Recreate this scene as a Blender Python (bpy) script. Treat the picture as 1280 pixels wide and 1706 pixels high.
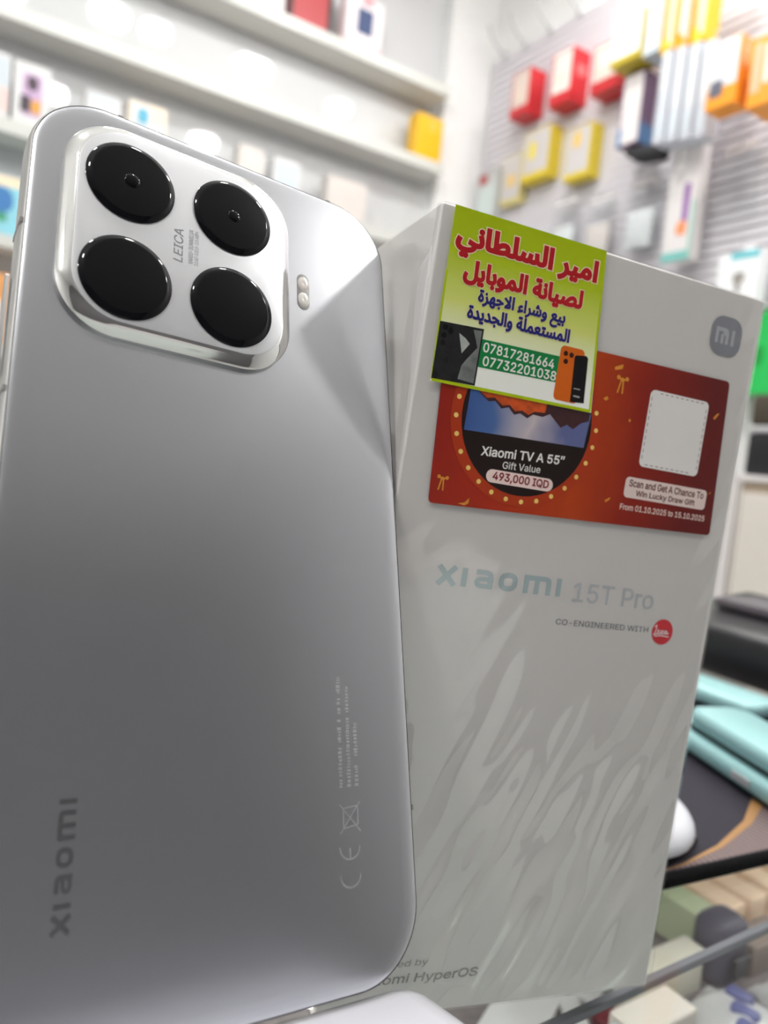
import bpy, bmesh, math, random
import numpy as np
from mathutils import Matrix, Vector, noise
from mathutils.geometry import delaunay_2d_cdt

random.seed(7)
scene = bpy.context.scene
for o in list(bpy.data.objects):
    bpy.data.objects.remove(o)

# ------------------------------------------------------------------ camera, world, exposure
EYE = 1.15                                   # camera height (m); every other length below is in mm from the lens
def W(x, y, z):
    return Vector((x / 1000, y / 1000, EYE + z / 1000))

CAM = Matrix(((0.83975, -0.04365, -0.54121), (-0.53372, 0.11686, -0.83755), (0.09980, 0.99219, 0.07484)))
cam_d = bpy.data.cameras.new('camera')
cam = bpy.data.objects.new('camera', cam_d)
scene.collection.objects.link(cam)
cam.matrix_world = Matrix.Translation(W(0, 0, 0)) @ CAM.to_4x4()
cam_d.sensor_fit = 'HORIZONTAL'
cam_d.sensor_width = 36.0
cam_d.lens = 36.0 * 1240 / 1280
cam_d.clip_start = 0.005
cam_d.dof.use_dof = True
cam_d.dof.focus_distance = 0.152
cam_d.dof.aperture_fstop = 17.0
scene.camera = cam

world = bpy.data.worlds.new('world')
scene.world = world
world.use_nodes = True
world.node_tree.nodes['Background'].inputs[0].default_value = (0.9, 0.93, 1.0, 1)
world.node_tree.nodes['Background'].inputs[1].default_value = 0.15

LAMP, LAMP_SHELF = 128.0, 52.0               # emission of the ceiling spots, and of the softer row along the shelves
vs = scene.view_settings
vs.view_transform = 'Standard'
vs.look = 'None'
vs.exposure = 0.2
vs.gamma = 1.0
vs.use_curve_mapping = False
scene.cycles.max_bounces = 7
scene.cycles.diffuse_bounces = 4
scene.cycles.transparent_max_bounces = 12
scene.cycles.sample_clamp_indirect = 6.0
scene.cycles.use_denoising = True
scene.cycles.caustics_reflective = False
scene.cycles.caustics_refractive = False

# ------------------------------------------------------------------ materials
def srgb(r, g, b):
    f = lambda c: (c / 255 / 12.92) if c <= 10 else ((c / 255 + 0.055) / 1.055) ** 2.4
    return (f(r), f(g), f(b))

MATS = {}
def mat(name, col, rough=0.5, metal=0.0, spec=0.5, emit=0.0, coat=0.0, var=0.04, scale=60.0, bump=0.0):
    """A principled surface with a faint noise in its colour and roughness."""
    if name in MATS:
        return MATS[name]
    m = bpy.data.materials.new(name)
    m.use_nodes = True
    t = m.node_tree
    p = t.nodes['Principled BSDF']
    p.inputs['Roughness'].default_value = rough
    p.inputs['Metallic'].default_value = metal
    p.inputs['Specular IOR Level'].default_value = spec
    p.inputs['Coat Weight'].default_value = coat
    p.inputs['Coat Roughness'].default_value = 0.05
    tc = t.nodes.new('ShaderNodeTexCoord')
    nz = t.nodes.new('ShaderNodeTexNoise')
    nz.inputs['Scale'].default_value = scale
    t.links.new(tc.outputs['Object'], nz.inputs['Vector'])
    mx = t.nodes.new('ShaderNodeMix')
    mx.data_type = 'RGBA'
    mx.inputs['A'].default_value = (*[max(0, c * (1 - var)) for c in col], 1)
    mx.inputs['B'].default_value = (*[min(1, c * (1 + var)) for c in col], 1)
    t.links.new(nz.outputs['Fac'], mx.inputs['Factor'])
    t.links.new(mx.outputs['Result'], p.inputs['Base Color'])
    if emit:
        t.links.new(mx.outputs['Result'], p.inputs['Emission Color'])
        p.inputs['Emission Strength'].default_value = emit
    if bump:
        b = t.nodes.new('ShaderNodeBump')
        b.inputs['Strength'].default_value = bump
        b.inputs['Distance'].default_value = 0.002
        t.links.new(nz.outputs['Fac'], b.inputs['Height'])
        t.links.new(b.outputs['Normal'], p.inputs['Normal'])
    MATS[name] = m
    return m

def film_mat(name, fac, rough, tint=(1, 1, 1), bump=0.0, scale=40.0, stretch=(1, 1, 1), most=1.0):
    """Clear plastic or glass: looks through, with a Fresnel gloss."""
    if name in MATS:
        return MATS[name]
    m = bpy.data.materials.new(name)
    m.use_nodes = True
    t = m.node_tree
    t.nodes.remove(t.nodes['Principled BSDF'])
    out = t.nodes['Material Output']
    tr = t.nodes.new('ShaderNodeBsdfTransparent')
    tr.inputs[0].default_value = (*tint, 1)
    gl = t.nodes.new('ShaderNodeBsdfGlossy')
    gl.inputs['Roughness'].default_value = rough
    mx = t.nodes.new('ShaderNodeMixShader')
    fr = t.nodes.new('ShaderNodeFresnel')
    fr.inputs['IOR'].default_value = 1.45
    mu = t.nodes.new('ShaderNodeMath')
    mu.operation = 'MULTIPLY'
    mu.use_clamp = True
    mu.inputs[1].default_value = fac
    lim = t.nodes.new('ShaderNodeMath')
    lim.operation = 'MINIMUM'
    lim.inputs[1].default_value = most
    t.links.new(mu.outputs[0], lim.inputs[0])
    ge = t.nodes.new('ShaderNodeNewGeometry')
    iv = t.nodes.new('ShaderNodeMath')
    iv.operation = 'SUBTRACT'
    iv.inputs[0].default_value = 1.0
    t.links.new(ge.outputs['Backfacing'], iv.inputs[1])
    fb = t.nodes.new('ShaderNodeMath')
    fb.operation = 'MULTIPLY'
    t.links.new(fr.outputs[0], fb.inputs[0])
    t.links.new(iv.outputs[0], fb.inputs[1])
    t.links.new(fb.outputs[0], mu.inputs[0])
    t.links.new(lim.outputs[0], mx.inputs[0])
    t.links.new(tr.outputs[0], mx.inputs[1])
    t.links.new(gl.outputs[0], mx.inputs[2])
    t.links.new(mx.outputs[0], out.inputs[0])
    if bump:
        tc = t.nodes.new('ShaderNodeTexCoord')
        mp = t.nodes.new('ShaderNodeMapping')
        mp.inputs['Scale'].default_value = stretch
        nz = t.nodes.new('ShaderNodeTexNoise')
        nz.inputs['Scale'].default_value = scale
        b = t.nodes.new('ShaderNodeBump')
        b.inputs['Strength'].default_value = bump
        b.inputs['Distance'].default_value = 0.004
        t.links.new(tc.outputs['Object'], mp.inputs[0])
        t.links.new(mp.outputs[0], nz.inputs['Vector'])
        t.links.new(nz.outputs['Fac'], b.inputs['Height'])
        t.links.new(b.outputs['Normal'], gl.inputs['Normal'])
        t.links.new(b.outputs['Normal'], fr.inputs['Normal'])
    MATS[name] = m
    return m

def ramp_mat(name, axis, lo, hi, stops, rough=0.3, noise_amt=0.0, spec=0.5):
    """A printed colour blend along one object axis (lo..hi in mm)."""
    if name in MATS:
        return MATS[name]
    m = mat(name, (1, 1, 1), rough, spec=spec)
    t = m.node_tree
    p = t.nodes['Principled BSDF']
    tc = t.nodes.new('ShaderNodeTexCoord')
    sx = t.nodes.new('ShaderNodeSeparateXYZ')
    mr = t.nodes.new('ShaderNodeMapRange')
    mr.inputs['From Min'].default_value = lo / 1000
    mr.inputs['From Max'].default_value = hi / 1000
    cr = t.nodes.new('ShaderNodeValToRGB')
    el = cr.color_ramp.elements
    while len(el) < len(stops):
        el.new(0.5)
    for e, (pos, c) in zip(el, stops):
        e.position = pos
        e.color = (*c, 1)
    t.links.new(tc.outputs['Object'], sx.inputs[0])
    if noise_amt:
        nz = t.nodes.new('ShaderNodeTexNoise')
        nz.inputs['Scale'].default_value = 90.0
        t.links.new(tc.outputs['Object'], nz.inputs['Vector'])
        ma = t.nodes.new('ShaderNodeMath')
        ma.operation = 'MULTIPLY_ADD'
        ma.inputs[1].default_value = noise_amt / 1000
        t.links.new(nz.outputs['Fac'], ma.inputs[0])
        t.links.new(sx.outputs[axis], ma.inputs[2])
        t.links.new(ma.outputs[0], mr.inputs['Value'])
    else:
        t.links.new(sx.outputs[axis], mr.inputs['Value'])
    t.links.new(mr.outputs[0], cr.inputs[0])
    t.links.new(cr.outputs[0], p.inputs['Base Color'])
    return m

white_wall = mat('white_wall', (0.82, 0.82, 0.81), 0.5)
white_gloss = mat('white_gloss_panel', (0.60, 0.61, 0.62), 0.04, spec=0.5, var=0.01)
shelf_white = mat('shelf_white', (0.66, 0.65, 0.61), 0.35)
grey_wall = mat('grey_wall', (0.13, 0.125, 0.13), 0.6)
black = mat('black_plastic', (0.012, 0.012, 0.014), 0.35)

# ------------------------------------------------------------------ mesh helpers (lengths in mm)
C = scene.collection.objects
def link(name, bm, m, parent=None, smooth=None):
    me = bpy.data.meshes.new(name)
    bm.normal_update()
    bm.to_mesh(me)
    bm.free()
    for x in (m if isinstance(m, (list, tuple)) else [m]):
        me.materials.append(x)
    if smooth is not None:
        me.shade_smooth()
        if smooth < 179:
            me.set_sharp_from_angle(angle=math.radians(smooth))
    o = bpy.data.objects.new(name, me)
    C.link(o)
    if parent is not None:
        o.parent = parent
    return o

def tag(o, label, cat, group=None, kind=None):
    if label: o['label'] = label
    if cat: o['category'] = cat
    if group: o['group'] = group
    if kind: o['kind'] = kind
    return o

def thing(name, label, cat, M, group=None):
    o = bpy.data.objects.new(name, None)
    o.empty_display_size = 0.01
    C.link(o)
    o.matrix_world = M
    return tag(o, label, cat, group)

def at(x, y, z, rz=0.0, tilt=0.0):
    return Matrix.Translation(W(x, y, z)) @ Matrix.Rotation(math.radians(rz), 4, 'Z') @ Matrix.Rotation(math.radians(tilt), 4, 'Y')

def box(bm, x0, x1, y0, y1, z0, z1, bev=0.0, seg=2, mi=0):
    r = bmesh.ops.create_cube(bm, size=1.0)
    vs_ = r['verts']
    for v in vs_:
        v.co = Vector(((x0 + x1) / 2 + v.co.x * (x1 - x0), (y0 + y1) / 2 + v.co.y * (y1 - y0), (z0 + z1) / 2 + v.co.z * (z1 - z0))) / 1000
    fs = {f for v in vs_ for f in v.link_faces}
    if bev:
        es = {e for f in fs for e in f.edges}
        rr = bmesh.ops.bevel(bm, geom=list(es), offset=bev / 1000, segments=seg, profile=0.5, affect='EDGES', clamp_overlap=True)
        fs = {f for f in bm.faces if f.is_valid and (f in fs or f in rr['faces'])}
    for f in fs:
        f.material_index = mi
    return bm

def bx(*a, **k):
    return box(bmesh.new(), *a, **k)

def struct(name, bm, m, kind='structure'):
    o = link(name, bm, m)
    o.location.z = EYE
    o['kind'] = kind
    return o

def rrect(hw, hh, r, n=12, cx=0.0, cz=0.0):
    """Rounded rectangle outline, counter-clockwise in (x, z) seen from the front."""
    pts = []
    for sx, sz, a0 in ((1, 1, 0), (-1, 1, 90), (-1, -1, 180), (1, -1, 270)):
        for i in range(n + 1):
            a = math.radians(a0 + 90 * i / n)
            pts.append((cx + sx * (hw - r) + r * math.cos(a), cz + sz * (hh - r) + r * math.sin(a)))
    return pts

def loft(rings, close_first=True, close_last=True, mi=None):
    """rings: list of (outline points, y). Faces between successive rings; front is -y."""
    bm = bmesh.new()
    vr = [[bm.verts.new((x / 1000, y / 1000, z / 1000)) for x, z in pts] for pts, y in rings]
    for k in range(len(vr) - 1):
        a, b = vr[k], vr[k + 1]
        n = len(a)
        for i in range(n):
            f = bm.faces.new((a[i], b[i], b[(i + 1) % n], a[(i + 1) % n]))
            if mi: f.material_index = mi[k]
    if close_first:
        f = bm.faces.new(vr[0])
        if mi: f.material_index = mi[-2]
    if close_last:
        f = bm.faces.new(vr[-1][::-1])
        if mi: f.material_index = mi[-1]
    bmesh.ops.recalc_face_normals(bm, faces=bm.faces)
    return bm

def tube(bm, pts, r, n=8):
    pts = [Vector(p) / 1000 for p in pts]
    rings = []
    for i, p in enumerate(pts):
        d = (pts[min(i + 1, len(pts) - 1)] - pts[max(i - 1, 0)]).normalized()
        u = d.cross(Vector((0.31, 0.47, 0.83))).normalized()
        v = d.cross(u)
        rings.append([bm.verts.new(p + (u * math.cos(2 * math.pi * k / n) + v * math.sin(2 * math.pi * k / n)) * r / 1000) for k in range(n)])
    for a, b in zip(rings, rings[1:]):
        for k in range(n):
            bm.faces.new((a[k], a[(k + 1) % n], b[(k + 1) % n], b[k]))
    bm.faces.new(rings[0][::-1]); bm.faces.new(rings[-1])
    bmesh.ops.recalc_face_normals(bm, faces=bm.faces)
    return bm

# ---- flat printed shapes: union of closed loops by winding number
def fill_loops(loops):
    co, edges = [], []
    for lp in loops:
        k = len(co)
        co += [Vector(p) for p in lp]
        edges += [(k + i, k + (i + 1) % len(lp)) for i in range(len(lp))]
    v, e, f, *_ = delaunay_2d_cdt(co, edges, [], 0, 1e-5)
    P = np.array([tuple(p) for p in v])
    T = np.array([tuple(t) for t in f if len(t) == 3])
    if len(T) == 0:
        return [], []
    cen = P[T].mean(axis=1)
    A = np.array([tuple(co[a]) for a, b in edges]); B = np.array([tuple(co[b]) for a, b in edges])
    wn = np.zeros(len(T), int)
    for i0 in range(0, len(T), 400):
        c = cen[i0:i0 + 400]
        y = c[:, 1:2]; x = c[:, 0:1]
        up = (A[:, 1] <= y) & (B[:, 1] > y)
        dn = (B[:, 1] <= y) & (A[:, 1] > y)
        s = (B[:, 0] - A[:, 0]) * (y - A[:, 1]) - (x - A[:, 0]) * (B[:, 1] - A[:, 1])
        wn[i0:i0 + 400] = (up & (s > 0)).sum(1) - (dn & (s < 0)).sum(1)
    T = T[wn != 0]
    tri = []
    for a, b, c in T:
        (x0, y0), (x1, y1), (x2, y2) = P[a], P[b], P[c]
        ar = (x1 - x0) * (y2 - y0) - (x2 - x0) * (y1 - y0)
        if abs(ar) > 1e-12:
            tri.append((a, b, c) if ar > 0 else (a, c, b))
    return P, tri

def disc(c, r, n=10):
    return [(c[0] + r * math.cos(2 * math.pi * i / n), c[1] + r * math.sin(2 * math.pi * i / n)) for i in range(n)]

def thick(line, w, closed=False, caps=True):
    out = []
    n = len(line)
    for i in range(n if closed else n - 1):
        a, b = Vector(line[i]), Vector(line[(i + 1) % n])
        d = b - a
        if d.length < 1e-7: continue
        d.normalize()
        p = Vector((-d.y, d.x)) * w / 2
        out.append([tuple(a - p), tuple(b - p), tuple(b + p), tuple(a + p)])
    rng = range(n) if (closed or caps) else range(1, n - 1)
    out += [disc(line[i], w / 2, 8) for i in rng]
    return out

# outlines of a plain grotesque: character -> (advance, loops), 1000 units to the em
GLYPHS = {
    ' ': (188, ''),
    ',': (188, '38,-119 68,71 137,71 84,-119'),
    '-': (453, '337,244 337,188 114,188 114,244'),
    '.': (188, '95,-4 83,-3 73,1 63,9 55,18 51,29 50,41 51,53 55,64 63,73 73,81 83,85 95,87 107,85 118,81 128,73 135,64 140,53 141,41 140,29 135,18 128,9 118,1 107,-3'),
    '/': (249, '235,533 71,-76 14,-76 178,533'),
    '0': (453, '227,-7 191,-3 158,7 130,24 105,48 85,77 69,113 57,155 50,202 48,254 50,306 57,353 69,395 85,431 106,461 130,484 159,502 191,512 227,516 262,512 295,502 323,484 348,461 368,431 384,395 396,353 403,306 405,254 403,202 396,155 384,113 368,77 348,48 323,24 295,7 263,-3|227,50 250,52 271,60 290,74 306,92 320,116 330,144 338,176 342,213 344,254 342,295 338,332 330,365 320,393 306,416 290,435 271,449 250,457 227,460 203,457 182,449 163,435 147,416 134,393 123,365 115,332 111,295 109,254 111,213 115,176 123,144 134,116 147,92 163,74 182,60 203,52'),
    '1': (453, '76,0 76,55 391,55 391,0|276,509 276,0 212,0 212,448 209,448 86,358 86,427 198,509'),
    '2': (453, '64,0 64,47 234,229 252,248 268,266 282,282 294,298 303,312 311,327 316,341 319,356 320,371 319,389 315,405 308,419 298,431 287,441 273,449 258,455 241,458 224,460 205,458 188,454 172,447 159,438 148,427 139,413 132,398 128,381 127,362 66,362 68,391 75,418 86,442 102,464 121,482 143,496 168,507 196,513 225,516 254,513 281,507 306,497 328,482 346,465 361,445 372,423 379,398 381,372 380,354 377,336 371,318 363,299 351,280 336,259 317,235 294,209 267,180 153,60 153,57 389,57 389,0'),
    '3': (453, '218,-7 188,-5 159,1 133,10 108,22 88,38 70,57 57,79 48,104 44,132 109,132 112,115 118,100 126,87 137,76 150,66 165,59 182,54 200,51 219,50 239,51 258,55 275,61 291,69 304,80 315,93 323,108 328,125 329,145 328,163 323,180 316,196 306,211 292,223 275,234 254,241 229,246 201,248 157,248 157,299 288,448 288,452 70,452 70,509 372,509 372,461 211,278 211,289 247,290 279,286 308,276 333,262 354,244 371,222 383,198 391,173 393,145 390,116 383,90 370,66 354,45 333,27 309,12 281,2 251,-5'),
    '4': (453, '40,105 40,158 247,509 311,509 109,166 109,163 413,163 413,105|282,0 282,121 282,146 282,318 343,318 343,0'),
    '5': (453, '221,-7 192,-5 165,1 140,11 118,25 99,41 83,60 71,82 63,105 60,130 122,130 125,115 130,102 138,89 148,78 160,68 173,60 188,54 204,51 221,50 241,51 259,56 276,64 291,75 304,89 314,104 322,122 326,141 328,162 326,183 321,203 314,221 303,237 290,251 275,262 257,270 238,275 218,277 201,276 184,273 167,268 152,262 139,255 128,246 67,253 96,509 366,509 366,452 151,452 134,301 136,301 148,311 162,318 178,325 194,330 212,333 229,334 252,332 274,328 294,321 313,311 330,299 345,285 358,269 370,251 379,231 386,210 390,187 391,163 388,132 381,102 369,76 352,52 332,32 309,15 282,3 253,-4'),
    '6': (453, '226,-7 196,-4 168,3 142,15 119,31 100,51 84,74 73,101 66,130 64,162 65,187 71,212 80,239 93,268 112,302 137,340 252,509 322,509 151,261 145,261 151,270 157,279 165,288 174,295 184,302 196,307 208,311 221,313 235,314 265,312 291,305 316,295 337,280 355,262 370,240 380,215 387,187 389,157 387,127 379,98 368,73 352,50 333,30 310,14 284,3 257,-4|226,48 245,50 263,55 279,63 293,73 304,86 314,101 322,119 326,137 327,157 326,178 322,196 314,213 304,228 293,241 279,251 263,259 245,264 226,265 207,264 190,259 174,252 160,241 148,229 138,214 131,197 126,179 125,158 126,138 131,119 138,102 148,86 160,73 174,63 190,55 207,50'),
    '7': (453, '97,0 323,448 323,452 62,452 62,509 391,509 391,449 165,0'),
    '8': (453, '226,-7 193,-5 163,1 136,11 111,25 91,42 74,62 62,84 54,109 52,135 53,156 58,176 65,195 75,212 87,228 101,241 117,252 134,260 153,265 153,267 129,276 109,289 93,308 80,330 73,354 70,380 73,405 79,429 90,450 106,469 124,485 146,498 170,508 197,514 226,516 255,514 282,508 306,498 328,485 346,469 361,450 373,429 379,405 382,380 379,354 372,330 359,308 343,289 323,276 300,267 300,265 319,260 335,252 351,241 365,228 377,212 387,195 395,176 399,156 401,135 398,109 391,84 378,62 362,42 341,25 317,11 289,1 259,-5|226,49 248,50 267,54 285,60 300,69 313,79 323,91 331,106 335,121 337,139 335,157 330,173 322,189 312,202 298,213 283,223 265,230 247,234 226,235 206,234 187,230 169,223 154,213 140,202 130,189 122,173 117,157 115,139 117,121 121,106 129,91 139,79 152,69 167,60 185,54 205,50|226,290 244,291 260,294 274,300 287,308 298,318 307,330 314,344 318,359 319,376 318,392 314,407 308,420 299,432 288,442 275,449 260,455 244,459 226,460 208,459 192,455 177,449 164,442 153,432 145,420 138,407 134,392 133,376 134,359 138,344 145,330 154,318 165,308 178,300 193,294 209,291'),
    '9': (453, '226,516 256,513 285,506 310,494 333,478 352,458 368,434 380,408 387,378 389,347 387,322 382,296 373,270 359,240 340,207 315,168 200,0 130,0 301,248 307,248 302,238 295,229 287,221 278,214 268,207 257,202 245,198 232,195 218,195 188,197 161,203 137,214 116,229 98,247 83,269 72,294 66,321 64,352 66,382 73,411 85,436 101,459 120,479 143,494 168,506 196,513|226,460 207,459 190,454 174,446 160,435 148,423 138,407 131,390 127,372 125,352 127,331 131,313 138,295 148,280 160,268 174,257 190,250 207,245 226,243 245,245 263,249 279,257 293,267 305,280 314,295 322,312 326,330 327,350 326,371 322,390 314,407 305,422 293,435 279,446 263,454 245,459'),
    ':': (188, '95,-4 83,-3 73,1 63,9 55,18 51,29 50,41 51,53 55,64 63,73 73,81 83,85 95,87 107,85 118,81 128,73 135,64 140,53 141,41 140,29 135,18 128,9 118,1 107,-3|95,271 83,272 73,277 63,284 55,294 51,304 50,316 51,328 55,339 63,349 73,356 83,360 95,362 107,360 118,356 128,349 135,339 140,328 141,316 140,304 135,294 128,284 118,277 107,272'),
    'A': (480, '16,0 201,509 276,509 463,0 395,0 287,302 280,323 272,346 264,372 255,402 244,438 232,478 245,478 233,437 222,402 213,371 204,345 197,322 191,302 85,0|110,142 110,199 370,199 370,142'),
    'C': (510, '267,-7 225,-3 186,7 150,25 119,49 92,79 70,115 53,157 44,203 40,254 44,305 53,352 70,393 92,429 119,459 150,484 186,501 225,512 267,516 293,514 317,511 340,504 362,496 383,485 402,471 419,456 435,438 448,418 459,397 467,373 473,348 408,348 404,365 397,380 389,395 380,407 369,418 357,428 344,437 330,444 315,449 300,453 284,455 267,456 237,453 209,445 184,432 161,414 141,391 125,364 113,332 106,295 103,254 106,213 113,177 125,145 141,117 161,94 184,76 210,63 237,56 267,53 284,54 300,56 315,60 330,65 344,72 357,81 369,90 380,102 389,114 397,128 404,144 408,160 473,160 467,135 459,112 448,91 435,71 420,53 402,38 383,24 363,13 341,5 317,-2 293,-6'),
    'D': (502, '219,0 96,0 96,57 215,57 254,60 288,68 318,81 343,99 363,122 379,149 390,181 397,216 399,255 397,294 390,329 379,361 364,388 344,410 320,428 291,441 258,449 221,452 93,452 93,509 225,509 273,505 315,495 353,478 385,455 412,426 433,391 449,351 458,306 462,255 458,205 449,159 433,119 411,83 384,54 351,31 312,14 268,3|125,509 125,0 60,0 60,509'),
    'E': (418, '60,0 60,509 372,509 372,452 125,452 125,286 355,286 355,229 125,229 125,57 375,57 375,0'),
    'F': (410, '60,0 60,509 369,509 369,452 125,452 125,278 346,278 346,221 125,221 125,0'),
    'G': (520, '269,-7 225,-3 185,7 149,25 118,49 91,79 69,116 53,157 43,203 40,254 43,305 53,352 69,393 91,429 117,459 149,484 184,501 223,512 265,516 291,514 316,510 340,504 363,494 384,483 403,469 421,453 436,436 449,416 460,395 468,373 474,349 408,349 402,365 395,379 387,393 378,406 368,417 356,427 344,436 330,443 315,448 300,453 283,455 265,456 236,453 209,445 183,432 160,414 141,392 125,364 113,332 106,295 103,254 106,213 113,177 125,145 141,117 161,95 184,76 210,63 238,56 269,53 296,55 322,61 345,71 365,85 382,102 396,123 407,147 413,173 415,202 434,199 283,199 283,256 478,256 478,200 475,160 466,124 451,91 431,62 406,38 377,19 344,5 308,-4'),
    'H': (517, '60,0 60,509 125,509 125,289 392,289 392,509 457,509 457,0 392,0 392,232 125,232 125,0'),
    'I': (300, '31,0 31,57 118,57 118,452 31,452 31,509 269,509 269,452 183,452 183,57 269,57 269,0'),
    'L': (393, '60,0 60,509 125,509 125,57 361,57 361,0'),
    'M': (628, '60,0 60,509 152,509 277,187 280,179 284,170 287,159 291,147 295,135 299,123 303,110 307,97 311,84 315,71 319,60 322,49 307,49 311,59 314,71 318,83 322,95 326,108 330,121 334,134 338,146 342,158 346,169 349,179 352,187 476,509 568,509 568,0 504,0 504,291 504,302 504,314 504,327 505,340 505,354 505,369 506,413 506,428 507,443 507,457 513,457 508,441 503,425 498,409 492,393 487,378 482,363 477,348 472,335 467,322 463,310 459,300 456,291 342,0 286,0 170,291 167,300 163,310 159,321 155,333 150,347 145,361 140,376 134,392 129,408 124,424 118,441 112,457 119,457 119,444 120,430 120,416 120,401 121,386 121,372 122,328 122,315 122,302 122,291 122,0'),
    'N': (523, '60,0 60,509 136,509 343,183 349,174 355,163 363,151 371,137 379,122 388,107 396,90 405,73 414,55 405,54 403,72 402,90 401,108 400,126 399,142 399,157 399,171 399,184 399,195 399,509 463,509 463,0 387,0 202,290 194,303 186,317 177,331 168,346 159,363 148,381 136,402 123,425 108,452 119,454 120,429 121,406 122,384 123,363 124,345 124,328 125,313 125,301 125,291 125,0'),
    'O': (533, '267,-7 225,-3 186,7 150,25 119,49 92,79 70,115 53,157 44,203 40,254 44,305 53,352 70,393 92,429 119,459 150,484 186,501 225,512 267,516 309,512 348,501 384,484 415,459 442,429 464,393 480,352 490,305 493,254 490,203 480,157 464,115 442,79 415,49 384,25 348,7 309,-3|267,53 296,55 324,63 349,76 372,94 392,116 408,144 420,176 428,213 430,254 428,295 420,332 408,365 392,392 372,415 349,433 324,446 296,453 267,456 237,453 210,445 184,433 161,415 142,392 125,364 113,332 106,295 103,254 106,213 113,176 125,144 142,117 161,94 184,76 210,63 237,55'),
    'P': (444, '60,0 60,509 235,509 272,506 305,499 332,487 356,471 375,452 390,430 400,404 407,377 409,348 407,318 400,291 390,265 375,243 356,223 332,207 305,195 272,188 235,186 109,186 109,242 233,242 257,244 279,248 297,256 312,266 324,279 333,294 339,310 343,328 344,348 343,367 339,385 333,402 324,416 312,428 297,439 279,446 257,451 232,452 125,452 125,0'),
    'Q': (533, '245,159 313,159 369,85 384,65 468,-48 401,-48 346,27 331,46|267,-7 225,-3 186,7 150,25 119,49 92,79 70,115 53,157 44,203 40,254 44,305 53,352 70,393 92,429 119,459 150,484 186,501 225,512 267,516 309,512 348,501 384,484 415,459 442,429 464,393 480,352 490,305 493,254 490,203 480,157 464,115 442,79 415,49 384,25 348,7 309,-3|267,53 296,55 324,63 349,76 372,94 392,116 408,144 420,176 428,213 430,254 428,295 420,332 408,365 392,392 372,415 349,433 324,446 296,453 267,456 237,453 210,445 184,433 161,415 142,392 125,364 113,332 106,295 103,254 106,213 113,176 125,144 142,117 161,94 184,76 210,63 237,55'),
    'R': (449, '60,0 60,509 236,509 273,506 305,500 333,489 356,473 376,455 390,433 401,408 407,381 409,352 407,323 401,296 390,271 376,250 356,232 333,217 305,206 273,200 236,198 96,198 96,255 234,255 258,256 280,260 298,267 313,276 325,287 334,300 340,316 344,333 345,352 344,371 340,389 334,405 325,419 313,430 298,440 279,446 258,451 233,452 125,452 125,0|353,0 230,229 303,229 428,0'),
    'S': (446, '224,-9 188,-7 156,-1 128,9 102,23 81,40 64,60 51,83 42,109 38,137 104,137 108,118 114,102 123,88 136,76 150,66 166,59 185,53 204,50 224,49 246,50 267,54 286,60 303,69 317,79 329,92 338,106 344,122 346,139 344,154 340,168 332,179 322,189 310,197 296,205 280,211 263,217 245,222 184,239 145,253 112,269 86,289 67,313 56,341 52,372 54,400 62,425 75,448 92,468 113,484 138,498 165,508 195,514 227,516 259,514 289,508 316,498 340,484 360,468 377,449 390,427 398,403 401,378 337,378 332,402 320,421 302,437 280,449 254,456 225,459 204,457 185,454 167,448 152,440 139,430 129,418 121,405 117,391 115,376 117,359 122,345 131,334 142,324 155,315 169,308 184,302 198,297 212,293 264,279 279,275 295,270 312,264 328,256 344,248 359,238 372,226 384,213 395,198 402,180 407,161 408,139 406,112 399,87 386,64 370,43 349,25 323,11 294,0 261,-7'),
    'T': (448, '32,452 32,509 417,509 417,452 257,452 257,0 193,0 193,452'),
    'U': (517, '259,-8 220,-6 186,2 154,15 126,33 103,55 85,80 71,108 63,140 60,173 60,509 124,509 124,178 126,155 132,133 141,113 153,95 169,80 187,68 208,59 232,53 259,52 285,53 309,59 331,68 349,80 364,95 377,113 385,133 391,155 393,178 393,509 457,509 457,173 454,140 446,108 433,80 414,55 391,33 363,15 332,2 297,-6'),
    'V': (480, '204,0 16,509 84,509 192,206 199,187 207,164 215,137 225,106 236,71 248,31 235,31 247,71 257,107 267,138 276,165 283,187 290,206 395,509 463,509 278,0'),
    'W': (686, '155,0 16,509 82,509 163,196 167,179 172,162 175,145 179,128 183,111 187,94 190,76 194,58 197,40 189,40 193,58 196,76 200,94 203,111 207,128 211,145 215,162 220,179 224,196 306,509 380,509 462,196 466,179 470,162 474,145 478,128 482,111 486,94 490,76 494,58 497,40 488,40 492,58 495,76 499,94 503,111 506,128 510,145 515,162 519,179 523,196 603,509 670,509 530,0 455,0 368,323 362,345 357,368 351,391 346,417 341,445 336,475 350,475 345,446 340,420 335,395 330,371 324,347 318,323 230,0'),
    'X': (474, '18,0 217,284 217,236 29,509 104,509 178,400 188,386 196,373 204,361 211,350 217,340 223,329 230,318 236,305 243,292 232,292 239,305 246,317 252,329 258,339 265,350 272,361 280,373 288,386 298,400 374,509 446,509 259,239 259,287 456,0 382,0 292,129 283,142 275,154 268,165 262,175 256,185 250,195 244,206 237,218 230,231 244,231 238,219 231,207 225,196 219,186 213,176 206,166 199,155 191,143 182,129 91,0'),
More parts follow.
